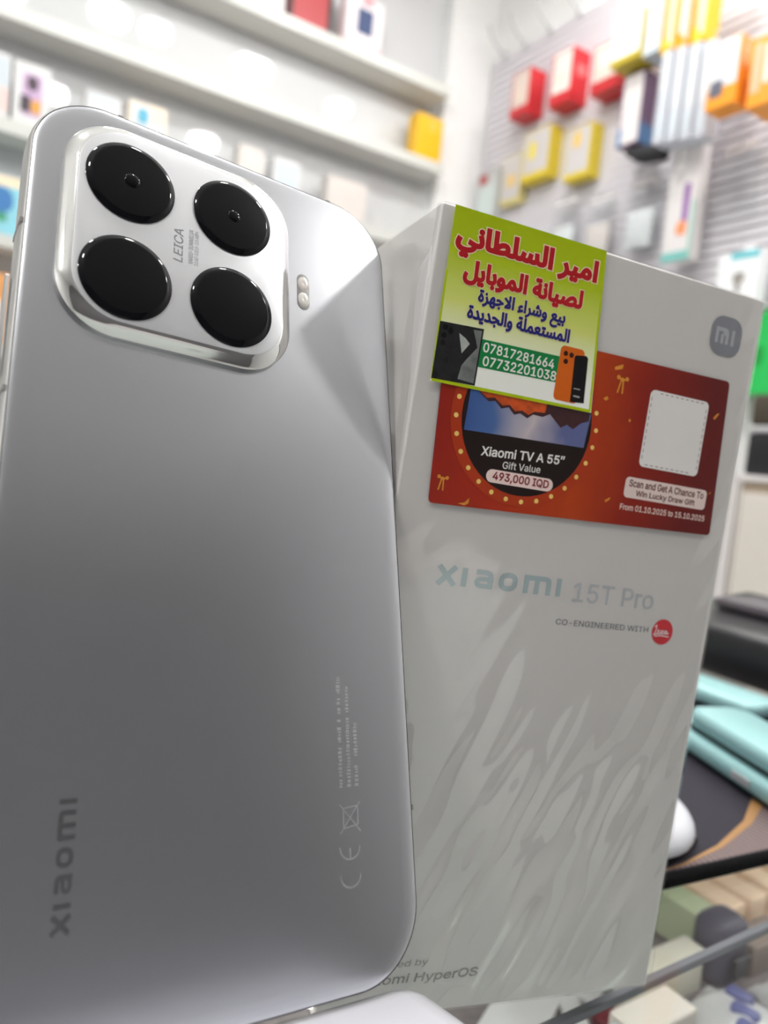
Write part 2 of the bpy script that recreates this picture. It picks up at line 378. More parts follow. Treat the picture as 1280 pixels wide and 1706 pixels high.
    'a': (389, '160,-9 137,-7 115,-3 94,5 76,15 60,29 48,45 38,63 32,84 30,108 32,128 36,146 43,161 53,174 64,184 78,193 92,200 108,206 125,211 143,214 161,217 178,220 200,223 218,225 234,227 247,229 257,231 265,235 271,240 274,246 276,255 276,257 275,272 272,285 267,297 260,307 251,315 240,322 227,327 212,330 196,331 178,330 163,327 149,322 137,316 127,309 118,301 110,292 104,283 100,274 41,291 51,313 64,331 79,346 95,358 114,368 133,375 153,380 173,383 194,384 208,384 223,382 239,379 255,375 271,369 286,360 300,350 312,336 322,320 330,301 335,278 337,251 337,0 277,0 277,52 272,52 267,43 260,34 252,25 242,16 229,8 215,1 199,-4 181,-7|170,45 192,47 211,51 228,59 242,68 254,80 263,93 270,108 274,122 276,138 276,190 272,187 267,184 259,182 251,180 241,178 231,176 221,174 210,173 200,171 191,170 182,169 175,168 161,166 147,163 134,159 122,153 112,147 103,139 97,130 93,118 92,105 93,93 96,82 102,72 109,64 119,57 130,52 142,48 156,46'),
    'b': (424, '229,-8 208,-7 189,-3 172,4 159,12 147,21 138,31 130,41 123,50 118,59 112,59 112,0 53,0 53,509 114,509 114,319 118,319 123,327 130,336 137,346 147,355 158,364 171,373 188,379 207,383 229,384 259,382 287,374 313,361 335,342 354,320 370,293 381,261 388,227 390,189 388,151 381,116 370,84 355,57 336,34 313,16 288,3 260,-6|220,47 242,49 262,55 279,66 294,80 306,97 316,117 323,139 327,163 328,189 327,215 323,239 316,261 307,281 295,298 280,311 262,322 243,328 220,330 198,328 178,322 161,312 147,299 134,282 125,263 118,241 114,216 113,189 114,162 118,138 125,115 135,95 147,78 162,65 179,55 198,49'),
    'c': (396, '207,-8 174,-5 144,3 117,16 93,35 72,58 56,85 44,116 37,150 34,187 37,225 44,260 56,291 72,318 93,341 117,360 144,374 174,382 207,384 226,384 243,381 260,377 276,371 291,364 305,356 318,346 330,335 340,322 349,308 356,293 362,277 303,262 300,272 295,281 290,289 284,297 278,304 270,311 261,316 252,321 242,325 231,328 220,329 207,330 184,328 163,321 145,310 130,296 118,278 108,258 102,236 98,212 96,187 98,163 102,139 108,117 118,97 130,80 145,66 163,55 184,49 207,46 220,47 232,49 243,52 253,55 262,60 271,66 279,73 285,80 292,89 297,98 301,107 304,117 363,102 357,86 350,70 341,56 331,43 319,32 306,21 292,12 277,5 261,-1 244,-5 226,-7'),
    'd': (424, '195,-8 165,-6 137,3 111,16 89,34 70,57 55,84 43,116 36,151 34,189 36,227 43,261 55,293 70,320 89,342 112,361 137,374 165,382 196,384 218,383 237,379 253,373 267,364 278,355 287,346 295,336 301,327 306,319 311,319 311,509 372,509 372,0 313,0 313,59 307,59 301,50 295,41 287,31 277,21 266,12 252,4 236,-3 217,-7|205,47 226,49 246,55 263,65 278,78 290,95 299,115 306,138 310,162 312,189 310,216 306,241 300,263 290,282 278,299 263,312 246,322 227,328 205,330 182,328 162,322 145,311 130,298 118,281 108,261 102,239 98,215 96,189 98,163 102,139 109,117 118,97 130,80 145,66 162,55 182,49'),
    'e': (404, '212,-8 177,-5 145,3 117,16 92,35 72,58 56,85 44,116 37,150 34,187 36,224 44,258 55,290 71,317 91,340 115,359 142,373 172,382 205,384 226,383 246,380 266,374 285,366 303,355 319,341 334,324 347,305 357,282 365,256 370,227 371,194 371,169 75,169 75,221 338,221 310,202 308,226 304,248 298,269 288,286 277,301 263,314 246,323 227,328 205,330 183,328 164,323 146,313 131,301 119,286 109,270 102,251 97,231 96,211 96,178 98,151 102,127 110,106 121,88 135,73 151,61 169,53 190,48 212,46 227,47 241,49 254,53 265,58 276,65 285,73 294,82 300,93 306,105 365,91 358,72 348,55 335,39 320,26 302,14 283,4 261,-3 237,-7'),
    'f': (253, '228,379 228,327 6,327 6,379|81,0 81,432 82,452 87,470 96,486 107,499 120,510 135,519 152,525 169,529 187,530 201,530 212,529 222,527 231,525 238,523 243,521 227,468 224,470 220,471 215,472 209,473 202,474 195,474 178,472 164,468 154,460 147,449 143,435 142,419 142,0'),
    'h': (410, '114,227 114,0 53,0 53,509 114,509 114,287 102,287 116,319 132,344 152,362 175,374 200,382 227,384 252,383 275,377 295,369 313,356 328,340 341,321 350,298 355,271 357,240 357,0 296,0 296,235 293,263 286,286 273,304 256,318 235,326 210,329 192,328 176,324 161,317 147,308 136,297 126,283 119,266 115,248'),
    'i': (166, '53,0 53,379 114,379 114,0|84,443 73,444 63,448 54,455 47,463 43,472 41,483 43,494 47,504 54,512 63,518 73,522 84,524 95,522 105,518 114,512 121,504 125,494 126,483 125,472 121,463 114,455 105,448 95,444'),
    'k': (380, '110,137 110,212 121,212 284,379 360,379 184,199 177,199|53,0 53,509 114,509 114,0|294,0 148,186 191,229 372,0'),
    'l': (189, '139,-2 112,0 91,8 74,20 62,37 55,59 53,84 53,509 114,509 114,99 114,83 117,71 120,62 126,57 135,53 146,52 152,52 157,52 160,53 164,53 167,54 170,54 181,3 175,1 169,0 162,-1 154,-2 147,-2'),
    'm': (610, '53,0 53,379 112,379 112,295 108,295 114,314 122,331 132,346 144,358 158,368 172,376 187,382 203,385 219,386 245,383 268,375 287,361 303,342 314,320 321,295 312,295 318,312 326,329 337,343 350,356 364,366 381,375 398,381 417,385 437,386 458,385 478,380 497,372 514,361 529,346 541,328 550,307 555,283 557,255 557,0 496,0 496,254 493,279 485,298 473,313 456,323 438,329 419,330 402,329 387,326 374,320 363,312 353,302 345,290 340,277 336,263 335,247 335,0 274,0 274,260 272,280 265,297 253,311 238,322 220,328 199,330 185,329 171,326 158,320 145,312 135,302 126,289 119,274 115,257 114,238 114,0'),
    'n': (410, '114,227 114,0 53,0 53,379 112,379 112,287 102,287 116,319 132,344 152,362 175,374 200,382 227,384 252,383 275,377 295,369 313,356 328,340 341,321 350,298 355,271 357,240 357,0 296,0 296,235 293,263 286,286 273,304 256,318 235,326 210,329 192,328 176,324 161,317 147,308 136,297 126,283 119,266 115,248'),
    'o': (415, '207,-8 174,-5 144,3 117,16 93,35 72,58 56,85 44,116 37,150 34,187 37,225 44,260 56,291 72,318 93,341 117,360 144,374 174,382 207,384 241,382 271,374 299,360 323,341 343,318 359,291 371,260 379,225 381,187 379,150 371,116 359,85 343,58 323,35 299,16 271,3 241,-5|207,46 231,49 252,55 270,66 285,80 298,97 307,117 314,139 318,163 319,187 318,212 314,236 307,258 298,278 285,296 270,310 252,321 231,328 207,330 184,328 163,321 145,310 130,296 118,278 108,258 102,236 98,212 96,187 98,163 102,139 108,117 118,97 130,80 145,66 163,55 184,49'),
    'p': (424, '53,-143 53,379 112,379 112,319 118,319 123,327 130,336 137,346 147,355 158,364 171,373 188,379 207,383 229,384 259,382 287,374 313,361 335,342 354,320 370,293 381,261 388,227 390,189 388,151 381,116 370,84 355,57 336,34 313,16 288,3 260,-6 229,-8 208,-7 189,-3 173,4 159,12 147,21 138,31 130,41 124,50 118,59 114,59 114,-143|220,47 242,49 262,55 279,66 294,80 306,97 316,117 323,139 327,163 328,189 327,215 323,239 316,261 307,281 295,298 280,311 262,322 243,328 220,330 198,328 178,322 161,312 147,299 134,282 125,263 118,241 114,216 113,189 114,162 118,138 125,115 135,95 147,78 162,65 179,55 198,49'),
    'r': (259, '53,0 53,379 112,379 112,321 115,321 124,339 137,354 152,367 171,377 191,383 213,385 218,385 223,385 229,384 235,384 240,384 243,384 243,322 241,323 236,324 230,324 223,325 215,326 207,326 190,324 174,321 159,315 146,306 135,296 126,284 119,269 115,254 114,237 114,0'),
    't': (227, '204,379 204,327 6,327 6,379|65,471 126,471 126,98 127,83 130,70 136,61 144,55 156,51 170,50 175,50 180,50 185,51 191,52 197,53 202,54 213,2 207,0 200,-2 192,-3 184,-3 176,-4 168,-4 138,-1 113,7 92,21 77,41 68,64 65,93'),
    'u': (410, '182,-5 158,-3 135,2 115,11 97,23 82,39 69,59 60,82 54,109 53,139 53,379 114,379 114,144 116,117 124,94 137,75 154,61 175,53 200,50 218,51 234,55 249,62 263,71 274,83 283,97 290,113 295,132 296,153 296,379 357,379 357,0 298,0 298,92 307,92 294,60 277,35 257,17 234,5 209,-3'),
    'w': (567, '138,0 23,379 87,379 133,214 140,190 147,164 154,137 161,107 168,75 175,41 165,41 172,74 179,105 186,135 192,163 199,189 206,214 252,379 316,379 362,214 368,189 375,163 382,136 388,106 395,75 402,41 391,41 399,75 406,106 413,135 420,163 427,189 434,214 480,379 545,379 429,0 368,0 319,172 314,189 309,207 305,225 300,243 295,262 291,280 286,299 281,318 277,338 291,338 286,319 281,299 277,280 272,262 267,243 263,225 258,207 253,189 248,172 199,0'),
    'y': (389, '47,-139 61,-86 71,-87 83,-89 94,-90 104,-89 113,-86 122,-81 130,-74 138,-64 145,-51 151,-36 163,-1 17,379 84,379 165,155 173,132 180,109 187,87 193,64 199,42 206,21 184,21 190,42 196,64 202,87 209,110 216,132 224,155 305,379 371,379 204,-58 196,-77 187,-93 177,-107 165,-119 153,-128 139,-136 125,-141 109,-144 91,-145 82,-145 73,-144 65,-143 57,-142 52,-140'),
    '″': (304, '33,325 51,509 120,509 78,325|185,325 202,509 271,509 229,325'),
}
def latin_loops(s, bold=0.0):
    loops, x = [], 0.0
    for ch in s:
        adv, d = GLYPHS[ch]
        if d:
            loops += [[((int(p.split(',')[0]) + x) / 1000, int(p.split(',')[1]) / 1000) for p in l.split(' ')] for l in d.split('|')]
        x += adv
    return embolden(loops, bold) if bold else loops

def text_loops(s, bold=0.0, res=4):
    """Outline loops of a line of writing, em size 1."""
    if all(ch in GLYPHS for ch in s):
        return latin_loops(s, bold)
    cu = bpy.data.curves.new('writing', 'FONT')
    cu.body = s
    ob = bpy.data.objects.new('writing', cu)
    C.link(ob)
    bpy.context.view_layer.update()
    cc = ob.to_curve(bpy.context.evaluated_depsgraph_get())
    loops = []
    for sp in cc.splines:
        pts = []
        if sp.type == 'BEZIER':
            bp = sp.bezier_points
            for i in range(len(bp)):
                a, b = bp[i], bp[(i + 1) % len(bp)]
                p0, p1, p2, p3 = a.co.xy, a.handle_right.xy, b.handle_left.xy, b.co.xy
                straight = abs((p1 - p0).cross(p3 - p0)) + abs((p2 - p0).cross(p3 - p0)) < 1e-7
                for k in range(1 if straight else res):
                    t = k / res
                    q = p0 * (1 - t) ** 3 + p1 * 3 * t * (1 - t) ** 2 + p2 * 3 * t * t * (1 - t) + p3 * t ** 3
                    if not pts or (Vector(pts[-1]) - q).length > 1e-5: pts.append(tuple(q))
        else:
            pts = [tuple(p.co.xy) for p in sp.points]
        if len(pts) > 2: loops.append(pts)
    ob.to_curve_clear()
    bpy.data.objects.remove(ob)
    bpy.data.curves.remove(cu)
    return embolden(loops, bold) if bold else loops

def embolden(loops, w):
    """Push every outline outwards by w / 2 (holes shrink)."""
    area = lambda l: sum(l[i - 1][0] * l[i][1] - l[i][0] * l[i - 1][1] for i in range(len(l)))
    sgn = 1 if sum(area(l) for l in loops) > 0 else -1
    out = []
    for l in loops:
        n, q = len(l), []
        for i in range(n):
            p = Vector(l[i])
            a, b = (p - Vector(l[i - 1])), (Vector(l[(i + 1) % n]) - p)
            if a.length < 1e-7 or b.length < 1e-7: continue
            a.normalize(); b.normalize()
            na, nb = Vector((a.y, -a.x)), Vector((b.y, -b.x))
            m_ = na + nb
            if m_.length < 1e-4: m_ = na
            m_.normalize()
            q.append(tuple(p + m_ * sgn * w / 2 / max(.5, m_.dot(na))))
        out.append(q)
    return out

def bounds(loops):
    xs = [p[0] for l in loops for p in l]; ys = [p[1] for l in loops for p in l]
    return min(xs), max(xs), min(ys), max(ys)

def flat(name, loops, m, parent, put, smooth=None):
    """put(u, v) -> local position in mm."""
    P, tri = fill_loops(loops)
    bm = bmesh.new()
    vv = [bm.verts.new(Vector(put(*p)) / 1000) for p in P]
    for t in tri:
        try: bm.faces.new([vv[i] for i in t])
        except ValueError: pass
    bmesh.ops.delete(bm, geom=[v for v in bm.verts if not v.link_faces], context='VERTS')
    return link(name, bm, m, parent)

def front(off):
    return lambda u, v: (u, -off, v)

def fit(loops, x0, x1, y0, y1):
    a, b, c, d = bounds(loops)
    return [[(x0 + (x - a) * (x1 - x0) / (b - a), y0 + (y - c) * (y1 - y0) / (d - c)) for x, y in l] for l in loops]

def rect(x0, x1, y0, y1):
    return [(x0, y0), (x1, y0), (x1, y1), (x0, y1)]

# ---- Arabic joining forms
AF = {'ا': 'ﺍﺎ', 'م': 'ﻡﻢﻣﻤ', 'ي': 'ﻱﻲﻳﻴ', 'ر': 'ﺭﺮ', 'ل': 'ﻝﻞﻟﻠ', 'س': 'ﺱﺲﺳﺴ', 'ط': 'ﻁﻂﻃﻄ', 'ن': 'ﻥﻦﻧﻨ', 'ص': 'ﺹﺺﺻﺼ', 'ة': 'ﺓﺔ', 'و': 'ﻭﻮ',
      'ب': 'ﺏﺐﺑﺒ', 'ع': 'ﻉﻊﻋﻌ', 'ش': 'ﺵﺶﺷﺸ', 'ء': 'ﺀ', 'ج': 'ﺝﺞﺟﺠ', 'ه': 'ﻩﻪﻫﻬ', 'ز': 'ﺯﺰ', 'ت': 'ﺕﺖﺗﺘ', 'د': 'ﺩﺪ'}
def arabic(s):
    out, prev, i = [], False, 0
    while i < len(s):
        ch = s[i]
        if ch == ' ':
            out.append(' '); prev = False; i += 1; continue
        if s[i:i + 2] == 'لا':
            out.append('ﻼ' if prev else 'ﻻ'); prev = False; i += 2; continue
        f = AF[ch]
        nxt = i + 1 < len(s) and s[i + 1] in AF and len(AF[s[i + 1]]) > 1 and len(f) > 2
        p = prev and len(f) > 1
        out.append(f[3] if p and nxt else f[1] if p else f[2] if nxt else f[0])
        prev = nxt; i += 1
    return ''.join(reversed(out))

# ------------------------------------------------------------------ the room
XW, YW, CEIL, FLOOR = 1550, 2050, 1560, -1150
LAMP_Z = 1400                                # the spots hang below the ceiling
XL, YR = -1900, -2000
struct('floor', bx(XL, XW, YR, YW, FLOOR - 20, FLOOR), mat('floor_tile', (0.66, 0.65, 0.63), 0.3))
struct('ceiling', bx(XL, XW, YR, YW, CEIL, CEIL + 20), white_wall)
struct('wall_back', bx(XL, XW, YW, YW + 20, FLOOR, CEIL), white_gloss)
struct('wall_right', bx(XW, XW + 20, YR, YW, FLOOR, CEIL), mat('white_paint', (.80, .80, .795), .5))
struct('wall_left', bx(XL - 20, XL, YR, YW, FLOOR, CEIL), white_wall)
struct('wall_rear', bx(XL, XW, YR - 20, YR, FLOOR, CEIL), grey_wall)
struct('trim_1', bx(1368, 1549, 2005, 2049, FLOOR + 1, CEIL - 1), mat('white_paint', (.80, .80, .795), .5))

# ceiling spots: a white rim and a lit diffuser each
lamp_glow = mat('lamp_glow', (1.0, 0.985, 0.96), 0.5, emit=LAMP, var=0.0)
shelf_glow = mat('lamp_glow_soft', (1.0, 0.985, 0.96), 0.5, emit=LAMP_SHELF, var=0.0)
lamp_rim = mat('lamp_rim', (0.8, 0.8, 0.8), 0.4)
SPOTS = [(200, 1150, 62, 'over the back shelves, farthest from the slat wall'), (520, 1250, 62, 'in a close pair over the shelves, farther from the slats'),
         (672, 1262, 50, 'in a close pair over the shelves, nearer the slats'), (1035, 1270, 72, 'over the back shelves, second from the slat wall'),
         (1440, 1220, 48, 'over the back shelves, closest to the slat wall'), (1130, 430, 62, 'in the middle row, nearest the slat wall'),
         (450, 430, 62, 'in the middle row, above the counter'), (-300, 430, 62, 'in the middle row, away from the slat wall'),
         (1250, -350, 62, 'in the added rear fill row, nearest the slat wall'), (-500, -350, 62, 'in the added rear fill row, second from the slat wall'), (-1300, -350, 62, 'in the added rear fill row, farthest from the slat wall')]  # rear row is added out of view to light the box front
for x, y, r, where in SPOTS:
    t = thing('ceiling_spotlight', 'round white surface ceiling spotlight ' + where, 'ceiling light', at(x, y, LAMP_Z), 'ceiling spotlights')
    bm = bmesh.new()
    ring = [(r * .6, CEIL - LAMP_Z), (r * .6, 50), (r + 4, 46), (r + 4, 26), (r - 1, 24.5)]
    vr = [[bm.verts.new((q * math.cos(a * math.pi / 16) / 1000, q * math.sin(a * math.pi / 16) / 1000, z / 1000)) for a in range(32)] for q, z in ring]
    for a, b in zip(vr, vr[1:]):
        for i in range(32):
            bm.faces.new((a[i], a[(i + 1) % 32], b[(i + 1) % 32], b[i]))
    link('rim', bm, lamp_rim, t, 40)
    bm = bmesh.new()
    vr = [[bm.verts.new((q * math.cos(a * math.pi / 16) / 1000, q * math.sin(a * math.pi / 16) / 1000, z / 1000)) for a in range(32)] for q, z in ((r, 24), (r, -2), (r - 4, -6))]
    for a, b in zip(vr, vr[1:]):
        for i in range(32):
            bm.faces.new((a[i], b[i], b[(i + 1) % 32], a[(i + 1) % 32]))
    bm.faces.new(vr[-1][::-1])
    bmesh.ops.recalc_face_normals(bm, faces=bm.faces)
    link('diffuser', bm, shelf_glow if y > 1000 else lamp_glow, t)

# ------------------------------------------------------------------ back wall shelves
def carton(name, label, cat, x0, x1, y0, y1, z0, z1, m, group=None, prints=(), face='-y', tilt=0.0, bev=1.2):
    """A box with printed panels. prints: (part name, u0, u1, v0, v1, material, rounded) as shares of the face."""
    cx, cy = (x0 + x1) / 2, (y0 + y1) / 2
    t = thing(name, label, cat, at(cx, cy, z0, 0, tilt), group)
    hx, hy, h = (x1 - x0) / 2, (y1 - y0) / 2, z1 - z0
    link('carton_body', bx(-hx, hx, -hy, hy, 0, h, bev=bev), m, t)
    for k_, (pn, u0, u1, v0, v1, pm, rr, *fc) in enumerate(prints):
        lift = .5 + .3 * k_
        side = fc[0] if fc else face
        wdt = 2 * hx if side == '-y' else 2 * hy
        a, b, c, d = (u0 - .5) * wdt, (u1 - .5) * wdt, v0 * h, v1 * h
        lp = rrect((b - a) / 2, (d - c) / 2, rr * min(b - a, d - c) / 2, 6, (a + b) / 2, (c + d) / 2) if rr else rect(a, b, c, d)
        if side == '-y':
            flat(pn, [lp], pm, t, lambda u, v: (u, -hy - lift, v))
        else:
            flat(pn, [lp], pm, t, lambda u, v: (-hx - lift, -u, v))
    return t

paper_white = mat('paper_white', (0.68, 0.68, 0.685), 0.4)
for nm, zl, zh, y_f in (('topmost of the stack, carrying the dark red box', 1107, 1140, 1950), ('second from the top, carrying the yellow carton', 877, 910, 1950),
                        ('third from the top, carrying the lilac phone carton', 634, 668, 1950), ('fourth from the top, carrying the blue carton', 384, 414, 1950),
                        ('lowest of the stack, carrying the orange carton', 140, 170, 1950)):
    t = thing('wall_shelf', 'long white wall shelf, ' + nm, 'shelf', at(-250, YW, zl), 'white wall shelves')
    link('board', bx(-1600, 1597, -100, -1, 0, zh - zl, bev=2), shelf_white, t)
    link('edge_band', bx(-1600, 1597, -102.5, -100.2, 1, zh - zl - 1, bev=0.5), mat('edge_band', (0.62, 0.63, 0.60), 0.25), t)

P = mat
lilac = P('print_lilac', srgb(190, 160, 195), 0.4); dark_p = P('print_plum', srgb(50, 30, 45), 0.4); gold_p = P('print_amber', srgb(215, 150, 40), 0.4)
carton('phone_carton', 'white phone carton with lilac picture, dark plum and amber shapes, on the shelf', 'box', 164, 240, 1960, 2010, 669, 803, paper_white, prints=(
    ('printed_panel', .24, .78, .14, .84, lilac, .3), ('printed_disc', .36, .66, .56, .80, dark_p, 1.0, ), ('printed_patch', .2, .48, .2, .46, dark_p, .2), ('printed_patch', .5, .76, .2, .42, gold_p, .6)))
carton('phone_carton', 'pale carton with a pink foot beside the lilac phone carton', 'box', 80, 156, 1960, 2010, 669, 806, paper_white, prints=(
    ('printed_panel', .2, .95, .1, .45, P('print_pink', srgb(240, 200, 195), .4), .1), ('printed_panel', .2, .95, .5, .92, P('print_ice', srgb(196, 206, 214), .4), .1)))
carton('phone_carton', 'white carton with cream top and small blue picture, peeking over the phone', 'box', 415, 508, 1960, 2010, 669, 800, P('cream_carton', srgb(232, 222, 208), .45), prints=(
    ('printed_disc', .22, .52, .62, .9, P('print_teal', srgb(80, 165, 195), .4), .6), ('printed_panel', .58, .95, .72, .97, P('print_cream', srgb(245, 225, 195), .4), .1), ('printed_panel', .05, .95, .05, .6, P('print_ice', srgb(196, 206, 214), .4), .1)))
carton('phone_carton', 'plain white carton between lilac carton and blue pictured carton', 'box', 318, 396, 1962, 2012, 669, 790, paper_white, prints=(('printed_panel', .1, .9, .8, .95, P('print_ice', srgb(196, 206, 214), .4), 0),))
carton('phone_carton', 'cream white carton under the second shelf, nearest the camera housing', 'box', 700, 772, 1960, 2010, 669, 782, P('warm_white', srgb(208, 203, 199), .45), prints=(('printed_panel', .15, .85, .3, .9, P('print_shell', srgb(214, 204, 199), .4), .1),))
carton('phone_carton', 'pale grey carton on the third shelf beside the cream white carton', 'box', 800, 880, 1960, 2010, 669, 778, paper_white, prints=(('printed_panel', .1, .9, .1, .9, P('print_ice', srgb(196, 206, 214), .4), .1),))
carton('phone_carton', 'pale carton on the third shelf closest to its end near the slat wall', 'box', 968, 1098, 1960, 2010, 669, 779, P('warm_white', srgb(208, 203, 199), .45), prints=(('printed_panel', .1, .9, .1, .9, P('print_shell', srgb(214, 204, 199), .4), .1),))
carton('phone_carton', 'blue and turquoise carton with cream top on the fourth shelf', 'box', 96, 196, 1960, 2010, 415, 545, P('turquoise_carton', srgb(140, 205, 220), .4), prints=(
    ('printed_disc', .28, .82, .36, .80, P('print_blue', srgb(60, 120, 180), .4), .9), ('printed_panel', .02, .98, .82, .99, P('print_cream', srgb(245, 225, 195), .4), 0), ('printed_panel', .3, .7, .22, .36, P('print_green', srgb(70, 150, 110), .4), .3)))
carton('phone_carton', 'orange carton on the lowest shelf, cut by the frame', 'box', 80, 182, 1960, 2010, 171, 327, P('orange_carton', srgb(225, 160, 100), .4), prints=(('printed_panel', .1, .9, .1, .6, paper_white, .1),))
carton('yellow_carton', 'bright yellow carton with a round grey mark on the second shelf', 'box', 1248, 1342, 1960, 2012, 911, 1040, P('yellow_carton', srgb(232, 180, 10), .4), prints=(
    ('printed_disc', .42, .8, .66, .92, P('print_olive', srgb(205, 185, 70), .4), 1.0),))
t = carton('dark_red_box', 'dark red box with black ends on the topmost shelf', 'box', 806, 936, 1966, 2020, 1141, 1280, P('dark_red_carton', srgb(170, 62, 66), .4), prints=(
    ('end_band', .0, .10, 0, 1, P('dark_band', srgb(40, 28, 30), .4), 0), ('end_band', .9, 1, 0, 1, P('dark_band', srgb(40, 28, 30), .4), 0)))
carton('watch_carton', 'white and pink carton with dark blue screen picture on the topmost shelf', 'box', 980, 1098, 1966, 2020, 1141, 1285, P('blush_carton', srgb(240, 232, 234), .4), prints=(
    ('printed_screen', .3, .74, .3, .78, P('print_navy', srgb(58, 75, 115), .4), .1), ('printed_panel', .02, .98, .02, .17, P('print_rose', srgb(240, 195, 205), .4), 0), ('printed_panel', .4, .7, .86, 1, P('print_rose_red', srgb(230, 150, 160), .4), 0)))
carton('watch_carton', 'white carton beside the dark red box on the topmost shelf', 'box', 700, 795, 1966, 2020, 1141, 1280, paper_white, prints=(('printed_panel', .1, .9, .2, .9, P('print_ice', srgb(196, 206, 214), .4), .1),))

# ------------------------------------------------------------------ slat wall and what hangs on it
slat_m = mat('slat_pvc', srgb(224, 221, 226), 0.35)
bm = bmesh.new()
zb, zt, pitch = 330.0, 1296.0, 23.0
prof = []
z = zb
while z < zt:
    prof += [(0, z), (-9, z + 1.5), (-9, z + 15.5), (2, z + 17.0), (2, z + pitch - 0.4)]
    z += pitch
y0s, y1s = -300.0, 1998.0
a = [bm.verts.new(((XW - 6 + dx) / 1000, y0s / 1000, zz / 1000)) for dx, zz in prof]
b = [bm.verts.new(((XW - 6 + dx) / 1000, y1s / 1000, zz / 1000)) for dx, zz in prof]
for i in range(len(a) - 1):
    bm.faces.new((a[i], a[i + 1], b[i + 1], b[i]))
bmesh.ops.translate(bm, verts=bm.verts, vec=(0, 0, EYE))
slat = link('slat_wall_panel', bm, slat_m)
tag(slat, 'pale grey grooved slat panel covering the wall behind the hanging goods', 'slat wall')

steel = mat('hook_steel', (0.62, 0.62, 0.63), 0.35, 0.6)
def hook(y, z, length, label, group='hooks on the slat wall'):
    bm = bmesh.new()
    tube(bm, [(-8, 0, -6), (-10, 0, 0), (-length * .5, 0, 1), (-length, 0, 3), (-length - 10, 0, 12)], 2.2)
    box(bm, -10, -3, -8, 8, -14, 10, bev=1)
    o = link('display_hook', bm, steel, None, 60)
    o.matrix_world = at(XW - 3, y, z)
    tag(o, label, 'hook', group)

ordn = ['nearest the corner', 'second from the corner', 'third from the corner', 'fourth from the corner', 'fifth from the corner', 'sixth from the corner']
for (y, w_) in zip((1935, 1840, 1735, 1620), ordn):
    bm = bmesh.new()
    tube(bm, [(-4, 0, -10), (-20, 0, -4), (-45, 0, 8), (-66, 0, 28), (-78, 0, 56)], 4.0)
    box(bm, -10, 4, -9, 9, -22, 0, bev=1)
    o = link('display_hook', bm, mat('hook_grey', (0.55, 0.57, 0.58), 0.4), None, 60)
    o.matrix_world = at(XW - 14, y, 1302)
    tag(o, 'curved grey hook on the top edge of the slat wall, ' + w_, 'hook', 'hooks along the slat wall top')

def hung(name, label, cat, xf, xb, y0, y1, z0, z1, m, side=None, prints=(), group=None, tab=True, under=None):
    """A carton hanging in front of the slat wall: its front looks into the room (-x), its flank to the counter (-y)."""
    cx, cy = (xf + xb) / 2, (y0 + y1) / 2
    t = thing(name, label, cat, at(cx, cy, z0), group)
    hx, hy, h = (xb - xf) / 2, (y1 - y0) / 2, z1 - z0
    link('carton_body', bx(-hx, hx, -hy, hy, 0, h, bev=1.0), m, t)
    for k_, (pn, u0, u1, v0, v1, pm, rr, *fc) in enumerate(prints):
        lift = .5 + .3 * k_
        side_ = fc[0] if fc else '-x'
        wdt = 2 * hy if side_ == '-x' else 2 * hx
        a, b, c, d = (u0 - .5) * wdt, (u1 - .5) * wdt, v0 * h, v1 * h
        lp = rrect((b - a) / 2, (d - c) / 2, rr * min(b - a, d - c) / 2, 6, (a + b) / 2, (c + d) / 2) if rr else rect(a, b, c, d)
        if side_ == '-x':
            flat(pn, [lp], pm, t, lambda u, v: (-hx - lift, -u, v))
        else:
            flat(pn, [lp], pm, t, lambda u, v: (u, -hy - lift, v))
    if tab:
        link('hang_tab', bx(hx - 2, hx - 1, -min(hy, 14), min(hy, 14), h - 1, h + 18, bev=.3), m, t)
        if any(w_ in label for w_ in ('cable carton with', 'cable carton at', 'mauve and', 'silver and', 'bright green', 'red corner', 'turquoise top', 'last of four')):
            hook(cy, z1 + 12, XW - 3 - xb + 22, 'thin steel hook carrying the ' + ' '.join(label.split(',')[0].split()[:10]))
    return t

red = P('red_carton', srgb(196, 36, 44), .35); red_d = P('deep_red_carton', srgb(190, 36, 42), .35)
blush = P('print_blush', srgb(216, 200, 190), .3); pearl = P('print_pearl', srgb(228, 222, 214), .2, coat=.3)
hung('charger_carton', 'red accessory carton nearest the corner, with a blush front', 'accessory box', 1470, 1532, 1728, 1806, 1036, 1164, red, prints=(('front_print', .08, .95, .2, .97, blush, .1), ('front_print', .3, .6, .3, .7, P('print_sand', srgb(225, 205, 190), .4), .3)), group='red cartons in the top row')
hung('charger_carton', 'red accessory carton second from the corner, with a pearl front', 'accessory box', 1470, 1538, 1560, 1640, 1014, 1156, red, prints=(('front_print', .1, .95, .22, .97, pearl, .1), ('front_print', .4, .6, .35, .6, P('print_sand', srgb(225, 205, 190), .4), .3), ('flank_print', .25, .75, .5, .72, P('print_coral', srgb(232, 110, 110), .4), .3, '-y')), group='red cartons in the top row')
hung('charger_carton', 'red accessory carton third from the corner, mostly pale front with red foot', 'accessory box', 1470, 1536, 1392, 1484, 994, 1116, red_d, prints=(('front_print', .05, .98, .24, .98, blush, .1), ('front_print', .3, .6, .5, .8, pearl, .4)), group='red cartons in the top row')
ylw = P('mustard_carton', srgb(214, 190, 50), .4)
haze_g = P('print_grey', srgb(200, 196, 196), .3)
hung('cable_carton', 'yellow cable carton with grey window, below the first red carton', 'accessory box', 1490, 1540, 1636, 1745, 840, 980, ylw, prints=(('front_window', .04, .96, .14, .97, haze_g, .1), ('front_print', .2, .5, .42, .78, P('print_lemon', srgb(222, 205, 90), .4), .6)), group='yellow cartons in the second row')
